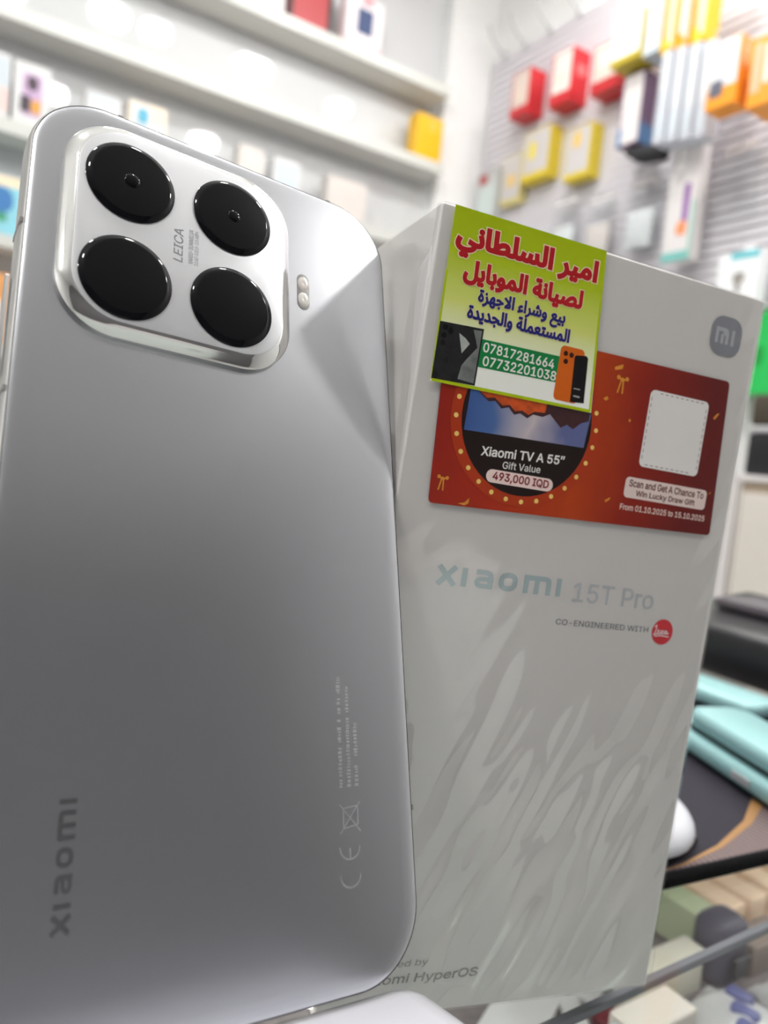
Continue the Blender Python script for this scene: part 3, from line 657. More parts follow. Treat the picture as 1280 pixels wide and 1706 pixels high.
hung('cable_carton', 'yellow cable carton with amber blob on its window, below the second red carton', 'accessory box', 1490, 1532, 1477, 1568, 799, 938, ylw, prints=(('front_window', .05, .93, .12, .97, haze_g, .1), ('front_print', .25, .6, .6, .9, P('print_apricot', srgb(225, 190, 110), .4), .6)), group='yellow cartons in the second row')
hung('cable_carton', 'pale yellow cable carton at the corner end of the second row', 'accessory box', 1506, 1542, 1765, 1850, 800, 945, P('straw_carton', srgb(208, 196, 130), .4), prints=(('front_window', .05, .95, .1, .97, haze_g, .1), ('front_print', .3, .7, .35, .6, P('print_apricot', srgb(225, 190, 110), .4), .4)), group='yellow cartons in the second row')
hung('blister_pack', 'grey blister pack with red corner, hanging at the corner end of the slat wall', 'accessory pack', 1512, 1540, 1880, 1980, 780, 930, P('blister_grey', srgb(190, 192, 192), .3), prints=(('front_print', .1, .5, .75, .95, P('print_brick', srgb(170, 70, 70), .4), .2), ('front_window', .1, .9, .1, .7, P('print_mint', srgb(200, 212, 210), .2), .2)))
hung('cable_carton', 'white and gold carton with an olive foot, beside the third red carton', 'accessory box', 1400, 1470, 1268, 1355, 992, 1100, P('olive_carton', srgb(185, 165, 40), .4), prints=(('front_print', .02, .98, .14, .98, P('gloss_pearl', (.85, .85, .85), .06, coat=1.0), .05), ('flank_print', .5, 1.0, 0.0, 1, P('print_bronze', srgb(160, 105, 25), .4), 0, '-y')))
hung('earphone_carton', 'mauve and white carton with a blue foot, above the black pouch', 'accessory box', 1440, 1490, 1278, 1342, 811, 980, P('mauve_carton', srgb(116, 92, 118), .4), prints=(('front_print', .1, .98, .02, .98, P('print_chalk', srgb(220, 214, 214), .3), .1), ('front_print', .3, .8, .5, .75, pearl, .5), ('flank_print', 0, 1, 0, .28, P('print_steel_blue', srgb(90, 130, 175), .4), 0, '-y'), ('front_print', .02, .2, .0, .26, P('print_steel_blue', srgb(90, 130, 175), .4), 0)))
ice = P('ice_carton', srgb(198, 203, 212), .25); gl_ice = P('gloss_ice', (.66, .69, .73), .08, coat=.6)
for k, (ya, lab) in enumerate(((1170, 'tall white slim carton, first of four from the mauve carton'), (1134, 'tall white slim carton, second of four from the mauve carton'), (1098, 'tall white slim carton, third of four from the mauve carton'), (1062, 'last of four tall white slim cartons, nearest the orange cartons'))):
    hung('slim_carton', lab, 'accessory box', 1400, 1448, ya, ya + 27, 768 - k * 6, 974 - k * 8, ice, prints=(('front_print', .1, .9, .35 if k else .55, .95, gl_ice, .1), ('front_print', .2, .8, .08, .3, P('print_ice', srgb(196, 206, 214), .4), .1)), group='tall slim white cartons')
og = P('orange_gloss_carton', srgb(236, 150, 30), .35); ogd = P('print_vermilion', srgb(216, 84, 30), .4); pk = P('print_salmon', srgb(238, 175, 140), .4)
hung('cable_carton', 'silver and orange carton with an amber foot, beside the slim white cartons', 'accessory box', 1334, 1386, 952, 1018, 760, 890, og, prints=(('front_print', .04, .98, .3, .99, P('gloss_silver', (.72, .74, .77), .12, coat=.8), .05), ('front_print', .1, .55, .16, .42, P('print_slate', srgb(90, 92, 105), .4), .5),
     ('flank_print', .25, .5, .55, .95, pk, .1, '-y'), ('flank_print', .5, .95, .02, .38, ogd, .1, '-y')), group='orange cartons in the third row')
hung('cable_carton', 'orange carton with salmon and white bars, farthest from the corner', 'accessory box', 1334, 1420, 872, 926, 735, 866, og, prints=(('front_print', .1, .45, .2, .9, pk, .1), ('front_print', .55, .8, .3, .85, pearl, .1), ('flank_print', .1, .6, .05, .35, ogd, .1, '-y')), group='orange cartons in the third row')
yel2 = P('sunny_carton', srgb(238, 190, 40), .35)
for k, (ya, lab, mm) in enumerate(((1172, 'yellow tall carton at the top, nearest the red cartons', yel2), (1132, 'orange tall carton at the top, middle of three', og), (1092, 'yellow tall carton at the top, farthest from the corner', yel2))):
    hung('tall_carton', lab, 'accessory box', 1400, 1446, ya, ya + 34, 968 - 4 * k, 1120 - 4 * k, mm, prints=(('front_print', .15, .5, .2, .95, pk if k != 1 else pearl, .1), ('front_print', .6, .85, .1, .8, P('print_chalk', srgb(220, 214, 214), .3), .1)), group='tall yellow and orange cartons')
hung('blister_pack', 'pale blue grey blister pack above the mauve carton', 'accessory pack', 1402, 1470, 1214, 1262, 985, 1120, P('blister_blue', srgb(196, 206, 212), .2), prints=(('front_window', .15, .85, .4, .9, gl_ice, .2), ('front_print', .02, .1, .0, 1, P('print_olive', srgb(205, 185, 70), .4), 0)))
hung('case_carton', 'tall white carton with purple stripe, orange dot and green foot', 'accessory box', 1470, 1502, 1112, 1190, 514, 776, P('chalk_carton', srgb(226, 222, 222), .3), prints=(
    ('front_print', .56, .76, .3, .66, P('print_purple', srgb(140, 85, 165), .4), .5), ('front_print', .42, .76, .22, .34, P('print_orange', srgb(240, 150, 100), .4), .6), ('front_print', .02, .98, .0, .08, P('print_sea', srgb(120, 190, 185), .4), 0),
    ('front_print', .9, .99, .0, .5, P('print_sage', srgb(150, 200, 185), .4), 0), ('front_print', .2, .5, .68, .78, P('print_grey', srgb(200, 196, 196), .3), .5)))
hung('earphone_carton', 'white carton with turquoise top band and dark earphone picture, low on the slat wall', 'accessory box', 1450, 1482, 926, 1020, 380, 500, P('clean_carton', srgb(238, 240, 242), .3), prints=(
    ('front_print', .3, .98, .87, .99, P('print_turquoise', srgb(90, 190, 200), .4), 0), ('front_print', .4, .68, .45, .64, P('print_taupe', srgb(150, 145, 140), .4), .6), ('front_print', .48, .6, .3, .5, P('print_taupe', srgb(150, 145, 140), .4), .3)))

bag = film_mat('clear_bag', 2.5, 0.12, (.96, .97, .97), bump=.9, scale=14)
def soft_bag(name, label, cat, x, y0, y1, z0, z1, thick_, inner_m=None):
    t = thing(name, label, cat, at(x, (y0 + y1) / 2, z0))
    hy, h = (y1 - y0) / 2, z1 - z0
    bm = bmesh.new()
    n, k = 14, 18
    for s in (-1, 1):
        g = [[bm.verts.new(((s * thick_ / 2 * (math.sin(math.pi * i / n) ** .6) * (math.sin(math.pi * j / k) ** .5) + 2.0 * noise.noise(Vector((i * .5, j * .4, s * 3)))) / 1000,
                            (-hy + 2 * hy * i / n) / 1000, h * j / k / 1000)) for j in range(k + 1)] for i in range(n + 1)]
        for i in range(n):
            for j in range(k):
                bm.faces.new((g[i][j], g[i + 1][j], g[i + 1][j + 1], g[i][j + 1]))
    link('bag_film', bm, bag, t, 180)
    if inner_m:
        link('bag_filling', bx(-thick_ * .2, thick_ * .2, -hy * .72, hy * .72, h * .04, h * .6, bev=3), inner_m, t, 40)
    link('bag_header', bx(-1, 1, -hy * .8, hy * .8, h - 2, h + 14, bev=.5), haze_g, t)
    hook((y0 + y1) / 2, z1 + 10, XW - x, 'thin steel hook holding the ' + ' '.join(label.split()[:11]))
soft_bag('accessory_bag', 'clear plastic bag with white filling, beside the purple striped carton', 'accessory bag', 1496, 1232, 1338, 566, 728, 40, P('bag_white', srgb(226, 230, 232), .3))
soft_bag('accessory_bag', 'flat clear plastic bag under the orange cartons', 'accessory bag', 1500, 985, 1085, 590, 740, 36)
soft_bag('accessory_bag', 'clear plastic bag in the lowest row, third from the corner', 'accessory bag', 1496, 1370, 1470, 560, 720, 34, P('bag_blush', srgb(226, 218, 214), .3))
soft_bag('accessory_bag', 'clear plastic bag in the lowest row, closest to the corner', 'accessory bag', 1496, 1500, 1600, 580, 740, 34, P('bag_white', srgb(226, 230, 232), .3))

# black pouch: a sagging pillow
bm = bmesh.new()
bmesh.ops.create_uvsphere(bm, u_segments=28, v_segments=16, radius=1)
for v in bm.verts:
    x, y, zz = v.co
    e = lambda q, p: math.copysign(abs(q) ** p, q)
    sag = -18 * max(0, 1 - abs(y)) ** 1.5
    v.co = Vector((e(x, .8) * 24, e(y, .6) * 62, e(zz, .7) * (17 - 7 * y) + sag * .3 + 16 * y + 3 * noise.noise(Vector((x * 3, y * 3, zz * 3))))) / 1000
for v in bm.verts:
    pass
pouch = thing('black_pouch', 'black soft pouch hanging below the mauve carton', 'pouch', at(1462, 1262, 786))
link('pouch_body', bm, mat('black_cloth', (.015, .015, .018), .7, bump=.4, scale=200), pouch, 60)
link('pouch_loop', tube(bmesh.new(), [(0, 30, 26), (6, 30, 44), (20, 28, 52), (30, 28, 52)], 2.2), black, pouch, 60)

# green package, black speaker, storage cabinet beyond the counter
hung('green_pack', 'bright green package hanging below the slat goods', 'accessory pack', 1480, 1520, 870, 1000, 205, 372, P('green_pack', srgb(40, 190, 90), .3), prints=(('front_print', .3, .7, .35, .6, P('print_deep_green', srgb(20, 150, 60), .4), .5),))
cab = thing('storage_cabinet', 'cream drawer cabinet below the slat wall', 'cabinet', at(1420, 560, FLOOR))
cm = mat('cabinet_cream', srgb(222, 216, 208), 0.4); cm2 = mat('cabinet_beige', srgb(176, 160, 140), 0.5); wcab = mat('cabinet_white', srgb(225, 220, 220), 0.4)
top = 1150 + 32
link('carcass', bx(-112, 120, -560, 250, 0, top - 12, bev=1), cm2, cab)
link('worktop', bx(-122, 120, -562, 252, top - 11, top, bev=1.5), wcab, cab)
link('side_post', bx(-124, -112.5, 252.5, 292, 0, top, bev=1), wcab, cab)
for r in range(4):
    zz = top - 20 - 252 * (r + 1)
    for c, (ya, yb) in enumerate(((-20, 238), (-290, -32), (-552, -302))):
        d = link('drawer', bx(-128, -112.5, ya, yb, zz, zz + 240, bev=2), cm, cab)
        link('drawer_pull', bx(-133, -128.5, (ya + yb) / 2 - 40, (ya + yb) / 2 + 40, zz + 200, zz + 208, bev=1), steel, d)
sp = thing('black_speaker', 'small black speaker with a silver band, standing on the cabinet', 'speaker', at(1380, 740, 33))
link('speaker_body', bx(-60, 60, -80, 80, 0, 78, bev=6), black, sp, 40)
link('silver_band', bx(-61, 61, -81, 81, 79, 92, bev=4), mat('silver_band', (.7, .7, .72), .3, .5), sp, 40)
link('speaker_cap', bx(-60, 60, -80, 80, 93, 150, bev=6), mat('speaker_cap', srgb(70, 62, 50), .5), sp, 40)

rc = thing('added_rear_cabinet', 'unseen mint cabinet added behind the camera for the camera housing to mirror', 'cabinet', at(-470, -1400, FLOOR))  # unseen, added so the housing's lower edge mirrors something pale
mint = mat('cabinet_mint', srgb(216, 224, 221), .4)
link('carcass', bx(-1000, 1000, -250, 248, 0, 960, bev=2), mint, rc)
link('worktop', bx(-1005, 1005, -252, 262, 961, 985, bev=2), wcab, rc)
for k in range(4):
    d = link('door', bx(-990 + k * 497, -505 + k * 497, 248.5, 264, 40, 950, bev=2), mint, rc)
    link('door_handle', bx(-560 + k * 497, -545 + k * 497, 264.5, 280, 700, 840, bev=3), steel, d)

# ------------------------------------------------------------------ glass counter
CT = -135.05                                  # glass top surface
counter = thing('display_counter', 'glass topped display counter under the phone box', 'counter', at(160, 150, FLOOR))
H0 = CT - FLOOR
glass = film_mat('counter_glass', .7, 0.01, (.96, .975, .97), most=.3)
link('glass_top', bx(-760, 700, -118, 350, H0 - 8, H0, bev=.6), glass, counter)
link('plinth', bx(-755, 695, -110, 345, 0, H0 - 110, bev=2), mat('plinth_white', srgb(205, 203, 200), .4), counter)
link('shelf_lining', bx(-750, 690, -108, 340, H0 - 109.5, H0 - 107, bev=.2), mat('lining_dark', srgb(120, 112, 112), .6, var=.5, scale=160), counter)
link('added_reflector', bx(-740, 680, -106, -40, H0 - 106.5, H0 - 104, bev=.2), mat('reflector_mint', srgb(206, 218, 214), .5), counter)  # unseen pale sheet added as a reflector for the camera housing
link('back_panel', bx(-755, 695, 340.5, 345.5, H0 - 106, H0 - 9, bev=.5), mat('plinth_white', srgb(205, 203, 200), .4), counter)
link('rail', bx(-755, 695, -26, -23.5, H0 - 11.5, H0 - 9, bev=.3), mat('rail_grey', srgb(112, 112, 120), .7), counter)
link('added_fill_strip', bx(-755, 695, 13, 17, H0 - 10.2, H0 - 8.6, bev=.1), mat('added_fill_glow', (1.0, .97, .92), .5, emit=26.0, var=0), counter)  # unseen glowing strip added below the mat to brighten the goods inside
SH = CT - 107                                 # display floor inside the counter
peach = P('peach_carton', srgb(246, 218, 188), .45); peach_d = P('print_tan', srgb(150, 125, 95), .5)
for k, (x, lab, mm) in enumerate(((352, 'cream green carton inside the counter, first of the row under the mouse mat', P('pale_green_carton', srgb(196, 208, 172), .45)), (372, 'peach carton inside the counter, second of the row under the mouse mat', peach), (393, 'peach carton inside the counter, third of the row under the mouse mat', peach),
                                  (416, 'peach carton inside the counter, fourth of the row under the mouse mat', peach), (440, 'peach carton inside the counter, last of the row under the mouse mat', peach))):
    carton('small_carton', lab, 'box', x, x + 17, 206, 268, SH + .2, SH + 24, mm, group='upright cartons inside the counter', prints=(('printed_panel', .1, .9, .1, .3, peach_d, 0),), bev=1.5)
carton('small_carton', 'flat grey green carton inside the counter, in front of the upright row', 'box', 283, 334, 193, 205, SH + .2, SH + 22, P('sage_carton', srgb(222, 220, 205), .5))
carton('small_carton', 'flat taupe carton inside the counter beside the dark adapter', 'box', 367, 402, 187, 203, SH + .2, SH + 16, P('taupe_carton', srgb(150, 136, 126), .5))
ad = thing('dark_adapter', 'dark grey rounded adapter lying inside the counter', 'adapter', at(350, 196, SH + .2))
link('adapter_body', bx(-12, 12, -10, 10, 0, 34, bev=7, seg=4), mat('adapter_grey', srgb(72, 70, 84), .5), ad, 50)
link('adapter_plug', bx(-6, 6, -13, -10.5, 8, 18, bev=1), black, ad)
carton('small_carton', 'cream carton inside the counter below the phone box corner', 'box', 262, 300, 173, 190, SH + .2, SH + 17, P('cream_block', srgb(246, 240, 230), .5))
carton('small_carton', 'pale carton with a small red mark inside the counter', 'box', 234, 259, 165, 184, SH + .2, SH + 18, P('pale_block', srgb(205, 210, 212), .4), prints=(('printed_patch', .8, .97, .3, .9, P('print_brick', srgb(170, 70, 70), .4), .5),))
for k, (x, y, rz, lab) in enumerate(((322, 164, 10, 'crumpled clear bag with blue marks inside the counter, nearest the cream carton'), (366, 154, -14, 'crumpled clear bag with blue marks inside the counter, beyond the first'))):
    b_ = thing('parts_bag', lab, 'accessory bag', at(x, y, SH + .2, rz), 'parts bags inside the counter')
    bm = bmesh.new()
    bmesh.ops.create_grid(bm, x_segments=22, y_segments=26, size=1)
    for v in bm.verts:
        px, py = v.co.x, v.co.y
        v.co = Vector((px * 19, py * 24, 2 + 12 * max(0, (1 - px * px) * (1 - py * py)) ** .5 + 3.5 * abs(noise.noise(Vector((px * 2.4 + k * 5, py * 2.4, 0)))))) / 1000
    link('bag_film', bm, mat('milky_bag', srgb(205, 207, 208), .18, coat=.6, var=.12, scale=40), b_, 180)
    for q in range(3):
        link('bag_part', bx(-14 + q * 9, -7 + q * 9, -12 + q * 6, 0 + q * 6, 9 + q, 17, bev=2), mat('part_blue', srgb(92, 98, 150), .4), b_, 40)
for x, y, rz, sx, sy, lab in ((240, 219, 28, 20, 13, 'white card lying in the counter under the phone box, nearest the stand'), (262, 208, -30, 5, 11, 'narrow white card lying in the counter under the phone box corner'), (282, 216, 20, 10, 6, 'small white card lying in the counter behind the narrow one')):
    c_ = link('white_card', bx(-sx, sx, -sy, sy, 0, 3, bev=.6), paper_white)
    c_.matrix_world = at(x, y, SH + .3, rz)
    tag(c_, lab, 'card', 'cards inside the counter')
rb = link('red_sachet', bx(-7, 7, -5, 5, 0, 5, bev=2), P('maroon_sachet', srgb(110, 40, 48), .4), None, 40)
rb.matrix_world = at(274, 199, SH + .3, 15)
tag(rb, 'small maroon sachet in the counter beside the narrow white card', 'sachet')

# mouse mat with a golden wave
pad = thing('mouse_mat', 'black mouse mat with a golden wave print on the glass counter', 'mouse mat', at(193, 148.5, CT + .1, -6.1))
link('mat_body', bx(0, 262, 0, 225, 0, 4.0, bev=1.2), mat('mat_black', srgb(48, 45, 54), .75, bump=.2, scale=600, spec=.25), pad, 40)
link('mat_hem', tube(bmesh.new(), [(-1, -1, 2.5), (263, -1, 2.5)], 2.4), mat('mat_hem', srgb(12, 12, 13), .9, bump=.4, scale=900, spec=.1), pad, 60)
Rp_ = Matrix.Rotation(math.radians(6.1), 2)
def padxy(x, y):
    q = Rp_ @ Vector((x - 193, y - 148.5)); return (q.x, q.y)
wave = [padxy(*p) for p in ((214, 147), (233, 147.6), (258, 150.6), (288, 158.5), (313, 170), (328, 181), (340, 189), (347, 192))]
inner = [padxy(*p) for p in ((470, 160), (470, 120), (212, 146.2))]
stripe = mat('wave_stripes', (1, 1, 1), .6)
tt = stripe.node_tree
wv = tt.nodes.new('ShaderNodeTexWave'); wv.inputs['Scale'].default_value = 110; wv.inputs['Distortion'].default_value = 1.5
wv.bands_direction = 'X'
cr = tt.nodes.new('ShaderNodeValToRGB')
cr.color_ramp.elements[0].color = (*srgb(74, 62, 66), 1); cr.color_ramp.elements[1].color = (*srgb(132, 112, 108), 1)
tcc = tt.nodes.new('ShaderNodeTexCoord')
tt.links.new(tcc.outputs['Object'], wv.inputs['Vector']); tt.links.new(wv.outputs['Fac'], cr.inputs[0]); tt.links.new(cr.outputs[0], tt.nodes['Principled BSDF'].inputs['Base Color'])
flat('wave_print', [[p for p in wave + inner]], stripe, pad, lambda u, v: (u, max(v, 1.4), 4.15))
gold = mat('wave_gold', srgb(160, 118, 70), .55)
gl = []
for i, p in enumerate(wave):
    k = [.4, 1.2, 2.2, 3.2, 5, 8, 13, 20][i]
    gl.append((p[0] + k * .62, p[1] - k * .78))
flat('wave_edge', [wave + gl[::-1]], gold, pad, lambda u, v: (u, max(v, 1.4), 4.25))

# white mouse
ms = thing('computer_mouse', 'white computer mouse half hidden behind the phone box', 'mouse', at(230, 181, CT + 4.2, -8))
bm = bmesh.new()
bmesh.ops.create_uvsphere(bm, u_segments=36, v_segments=20, radius=1)
for v in bm.verts:
    v.co = Vector((v.co.x * 32, v.co.y * 34, max(v.co.z, -.1) * 14 + 5)) / 1000
link('mouse_shell', bm, mat('mouse_white', srgb(235, 235, 242), .25), ms, 60)
link('mouse_base_shade', bx(-24, 24, -25, 25, 0, 3.9, bev=1.5), black, ms)  # black underside, also standing in for the shadow beneath the mouse

# slim light teal cases lying on the mat
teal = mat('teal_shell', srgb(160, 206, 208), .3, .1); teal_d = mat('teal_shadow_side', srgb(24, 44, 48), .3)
def slab(label, x, y, z, rz):
    t = thing('teal_case', label, 'case', at(x, y, z, rz), 'slim light teal cases on the mat')
    o1 = rrect(16, 74, 9, 8)
    bm = bmesh.new()
    rings = []
    for s, zz in ((.95, 3.1), (1.0, 5.0), (1.0, 8.0), (.95, 10.4), (.8, 11.2)):
        rings.append([bm.verts.new((px * s / 1000, (py - math.copysign((1 - s) * 16, py)) / 1000, zz / 1000)) for px, py in o1])
    for a, b in zip(rings, rings[1:]):
        for i in range(len(a)):
            bm.faces.new((a[i], a[(i + 1) % len(a)], b[(i + 1) % len(a)], b[i]))
    bm.faces.new(rings[-1]); bm.faces.new(rings[0][::-1])
    link('case_shell', bm, teal, t, 60)
    link('gap_shade_base', bx(-14, 14, -72, 72, 0, 3.0, bev=1), teal_d, t)  # dark layer drawn in place of the shadow gap under a case
    link('case_clasp', bx(-16.6, -16.05, -6, 6, 4.4, 8, bev=.3), mat('clasp_silver', (.7, .72, .73), .3, .6), t)
    return t
slab('slim light teal case lying lowest, directly on the mouse mat nearest its golden wave', 327, 170, CT + 4.3, -21)
slab('slim light teal case stacked on top of another teal case', 320, 146, CT + 15.7, -22)
slab('slim light teal case lying apart behind the two stacked ones', 425, 301, CT + 4.3, -2)
# black terminal, dark bottle behind
tm = thing('black_terminal', 'black rounded payment terminal behind the teal cases', 'terminal', at(540, 262, CT + .1, -4))
bm = bx(-50, 70, -130, 110, 0, 38, bev=12, seg=4)
for v in bm.verts:
    if v.co.z > .02: v.co.z += (v.co.x + .05) * .12
link('terminal_body', bm, mat('terminal_black', srgb(26, 26, 29), .35), tm, 40)
link('terminal_ridge', bx(-10, 40, -60, 80, 44, 52, bev=3), mat('ridge_grey', srgb(96, 90, 96), .4), tm, 40)
# ------------------------------------------------------------------ phone box
RB = Matrix(((0.97516, 0.21214, 0.06369), (-0.21248, 0.97716, -0.00153), (-0.06256, -0.01204, 0.99797)))
BW, BH, BD = 46.6, 92.2, 55.0
MB = Matrix.Translation(W(133.44, 124.83, -39.42)) @ RB.to_4x4()
pbox = thing('phone_box', 'white sealed phone box with yellow and red stickers, standing on the counter', 'box', MB)
coat_white = mat('box_card', (0.66, 0.635, 0.62), 0.32, spec=.4, var=.012, scale=300)
link('carton_body', bx(-BW, BW, 0, BD, -BH, BH, bev=.8, seg=3), coat_white, pbox, 40)

foil = mat('foil_print', (.43, .53, .55), .35, .2)
foil_w = mat('foil_print_pale', srgb(188, 191, 195), .35, .1)
foil_d = mat('foil_print_dark', srgb(118, 126, 132), .3, .5)
def xi_letters(x0, x1, y0, y1):
    """The lower-case wordmark as strokes in a unit-high line: x, dotless i, a, o, m, dotless i."""
    w = .27
    L = []
    L += thick([(.06, .0), (.90, 1.0)], w, caps=False) + thick([(.06, 1.0), (.90, 0)], w, caps=False)
    L += [rect(1.22, 1.22 + w, 0, 1)]
    def arc(cx, cy, rx, ry, a0, a1, n=9):
        return [(cx + rx * math.cos(math.radians(a0 + (a1 - a0) * i / n)), cy + ry * math.sin(math.radians(a0 + (a1 - a0) * i / n))) for i in range(n + 1)]
    h = w / 2
    # a
    ax = 1.86
    L += thick([(ax + .08, 1 - h), (ax + .55, 1 - h)] + arc(ax + .55, .7 - h + .12, .28, .18, 90, 0) + [(ax + .83, 0.0)], w, caps=False)
    L += thick([(ax + .83, h), (ax + .36, h)] + arc(ax + .36, .32, .22, .32 - h, 270, 90) + [(ax + .83, .64 - h + .02)], w * .9, caps=False)
    # o
    ox = 3.12
    o_ = rrect(.5 - h, .5 - h, .3, 5, ox + .5, .5)
    L += thick(o_, w, True)
    # m
    mx = 4.44
    L += [rect(mx, mx + w, 0, 1)]
    L += thick([(mx + h, 1 - h), (mx + .50, 1 - h)] + arc(mx + .50, .7, .22, .3 - h, 90, 0) + [(mx + .72, 0)], w, caps=False)
    L += thick([(mx + .6, 1 - h), (mx + 1.14, 1 - h)] + arc(mx + 1.14, .7, .22, .3 - h, 90, 0) + [(mx + 1.36, 0)], w, caps=False)
    L += [rect(6.22, 6.22 + w, 0, 1)]
    return fit(L, x0, x1, y0, y1)
flat('wordmark', xi_letters(-34.2, -.9, 9.6, 14.7), foil, pbox, front(.05))
flat('model_name', fit(text_loops('15T Pro', .02), 2.7, 27.2, 9.1, 13.9), foil_w, pbox, front(.05))
flat('small_lettering', fit(text_loops('CO-ENGINEERED WITH', .008), -.8, 27.0, 3.25, 4.65), foil_d, pbox, front(.05))
flat('red_dot', [disc((31.55, 3.75), 3.3, 32)], mat('dot_red', srgb(206, 30, 44), .35), pbox, front(.12))
scr = []
for ln in ([(28.9, 4.9), (29.4, 5.4), (29.5, 4.6), (29.1, 3.2), (28.8, 2.9), (29.6, 3.1), (30.2, 3.3)], [(30.0, 3.6), (30.4, 4.1), (30.1, 4.2), (30.0, 3.4), (30.5, 3.2), (30.9, 3.6)], [(31.0, 4.1), (30.95, 3.3), (31.2, 3.25)],
           [(31.9, 4.0), (31.5, 4.1), (31.4, 3.4), (31.9, 3.3), (32.2, 3.6)], [(32.8, 4.0), (32.4, 4.1), (32.3, 3.4), (32.8, 3.3), (32.9, 4.0), (32.95, 3.3), (33.5, 3.5)], [(29.2, 2.55), (31.2, 2.8), (33.7, 2.6)]):
    scr += thick(ln, .28)
flat('dot_script', scr, mat('script_white', srgb(238, 220, 222), .4), pbox, front(.16))
# corner emblem: rounded square with the two-letter mark
emb = mat('emblem_grey', srgb(150, 152, 160), .35, .3)
flat('emblem', [rrect(4.95, 4.95, 3.6, 10, 35.6, 80.5)], emb, pbox, front(.12))
w = .95
mk = thick([(32.6, 78.5), (32.6, 82.0), (35.1, 82.0), (35.9, 81.3), (35.9, 78.5)], w, caps=False) + [disc((35.3, 81.55), .9, 12), rect(33.9, 34.85, 78.5, 80.9), rect(37.3, 38.25, 78.5, 82.4)] + [rect(32.12, 33.07, 78.5, 82.47)]
flat('emblem_mark', mk, mat('emblem_pale', srgb(196, 198, 204), .3, .3), pbox, front(.16))
grey_ink = mat('grey_ink', srgb(112, 110, 108), .5)
lp = text_loops('Xiaomi HyperOS', .012)
lp = [[(x + .12 * y, y) for x, y in l] for l in lp]
flat('foot_lettering', fit(lp, -37.6, -6.4, -84.7, -81.9), grey_ink, pbox, front(.12))
lp = [[(x + .12 * y, y) for x, y in l] for l in text_loops('Powered by')]
flat('foot_lettering', fit(lp, -37.4, -20.3, -80.55, -78.6), mat('grey_ink_pale', srgb(136, 134, 132), .5), pbox, front(.12))

# clear shrink wrap round the front and flanks
wrap = film_mat('shrink_wrap', 4.0, 0.04, (.985, .985, .985), most=.2)
bm = bmesh.new()
path = []
for i in range(29): path.append((-BW, BD - BD * i / 28, -1, 0))
for i in range(1, 96): path.append((-BW + 2 * BW * i / 96, 0, 0, -1))
path += [(BW, 4.0 * i, 1, 0) for i in range(0, 8)]
NV = 150
dv = Vector((.42, .90)).normalized()
rows = []
for k, (x, y, nx, ny) in enumerate(path):
    col = []
    for j in range(NV + 1):
        v = -BH + 2 * BH * j / NV
        s_ = x - (y if nx < 0 else 0) + (y if nx > 0 else 0)
        al = s_ * dv.x + v * dv.y
        ac = s_ * dv.y - v * dv.x
        n1 = noise.noise(Vector((ac / 11.0, al / 36.0, 1.7)))
        n2 = noise.noise(Vector((ac / 4.0 + 9, al / 20.0, 5.1)))
        n3 = noise.noise(Vector((s_ / 22.0, v / 22.0, 8.3)))
        low = min(1.0, max(0.0, (-4 - v) / 34.0))
        amp = (.10 + 1.3 * low * min(1.0, (BW - x) / 14.0)) if nx == 0 else (.16 if nx < 0 else .08)
        d = amp * (abs(n1) * 1.5 + .35 * n2 + .5 * n3)
        edge = min(1.0, min(v + BH, BH - v) / 6.0)
        d = (.28 if nx >= 0 else .14) + max(-.1, d) * edge
        if nx >= 0 and v > 10: d = min(d, .42)
        col.append(bm.verts.new(((x + nx * d) / 1000, (y + ny * d) / 1000, v / 1000)))
    rows.append(col)
for a, b in zip(rows, rows[1:]):
    for j in range(NV):
        bm.faces.new((a[j], b[j], b[j + 1], a[j + 1]))
# folded lip of film along the foot and the far edge
fl = [bm.verts.new(((BW + .3) / 1000, -.0003, zz / 1000)) for zz in (-BH, -BH + 12)]
fl2 = [bm.verts.new(((BW + 2.4) / 1000, .001, zz / 1000)) for zz in (-BH + 1, -BH + 8)]
bm.faces.new((fl[0], fl2[0], fl2[1], fl[1]))
link('shrink_wrap', bm, wrap, pbox, 180)

# red promotion sticker
def quadmap(tl, tr, br, bl, off):
    def put(u, v):
        s, t = u, 1 - v
        x = (tl[0] * (1 - s) + tr[0] * s) * (1 - t) + (bl[0] * (1 - s) + br[0] * s) * t
        y = (tl[1] * (1 - s) + tr[1] * s) * (1 - t) + (bl[1] * (1 - s) + br[1] * s) * t
        return (x, -off, -y)
    return put
red_m = ramp_mat('sticker_red', 0, -41, 41, [(0, srgb(136, 26, 18)), (.3, srgb(168, 42, 16)), (.55, srgb(178, 62, 16)), (.75, srgb(138, 32, 16)), (1, srgb(98, 20, 18))], .3, noise_amt=14)
rs_put = quadmap((-41.3, -68.6), (38.8, -69.5), (40.8, -30.0), (-39.2, -27.8), .62)
rq = [(-41.3, 68.6), (-39.2, 27.8), (40.8, 30.0), (38.8, 69.5)]
def chop(q, r=1.2):
    out = []
    n = len(q)
    for i in range(n):
        a, b, c = Vector(q[i - 1]), Vector(q[i]), Vector(q[(i + 1) % n])
        p0, p2 = b + (a - b).normalized() * r, b + (c - b).normalized() * r
        for k in range(5):
            t = k / 4
            out.append(tuple(p0 * (1 - t) ** 2 + b * 2 * t * (1 - t) + p2 * t * t))
    return out
promo = flat('promo_sticker', [chop(rq)], red_m, pbox, front(.62))
promo['label'] = 'red prize draw sticker'
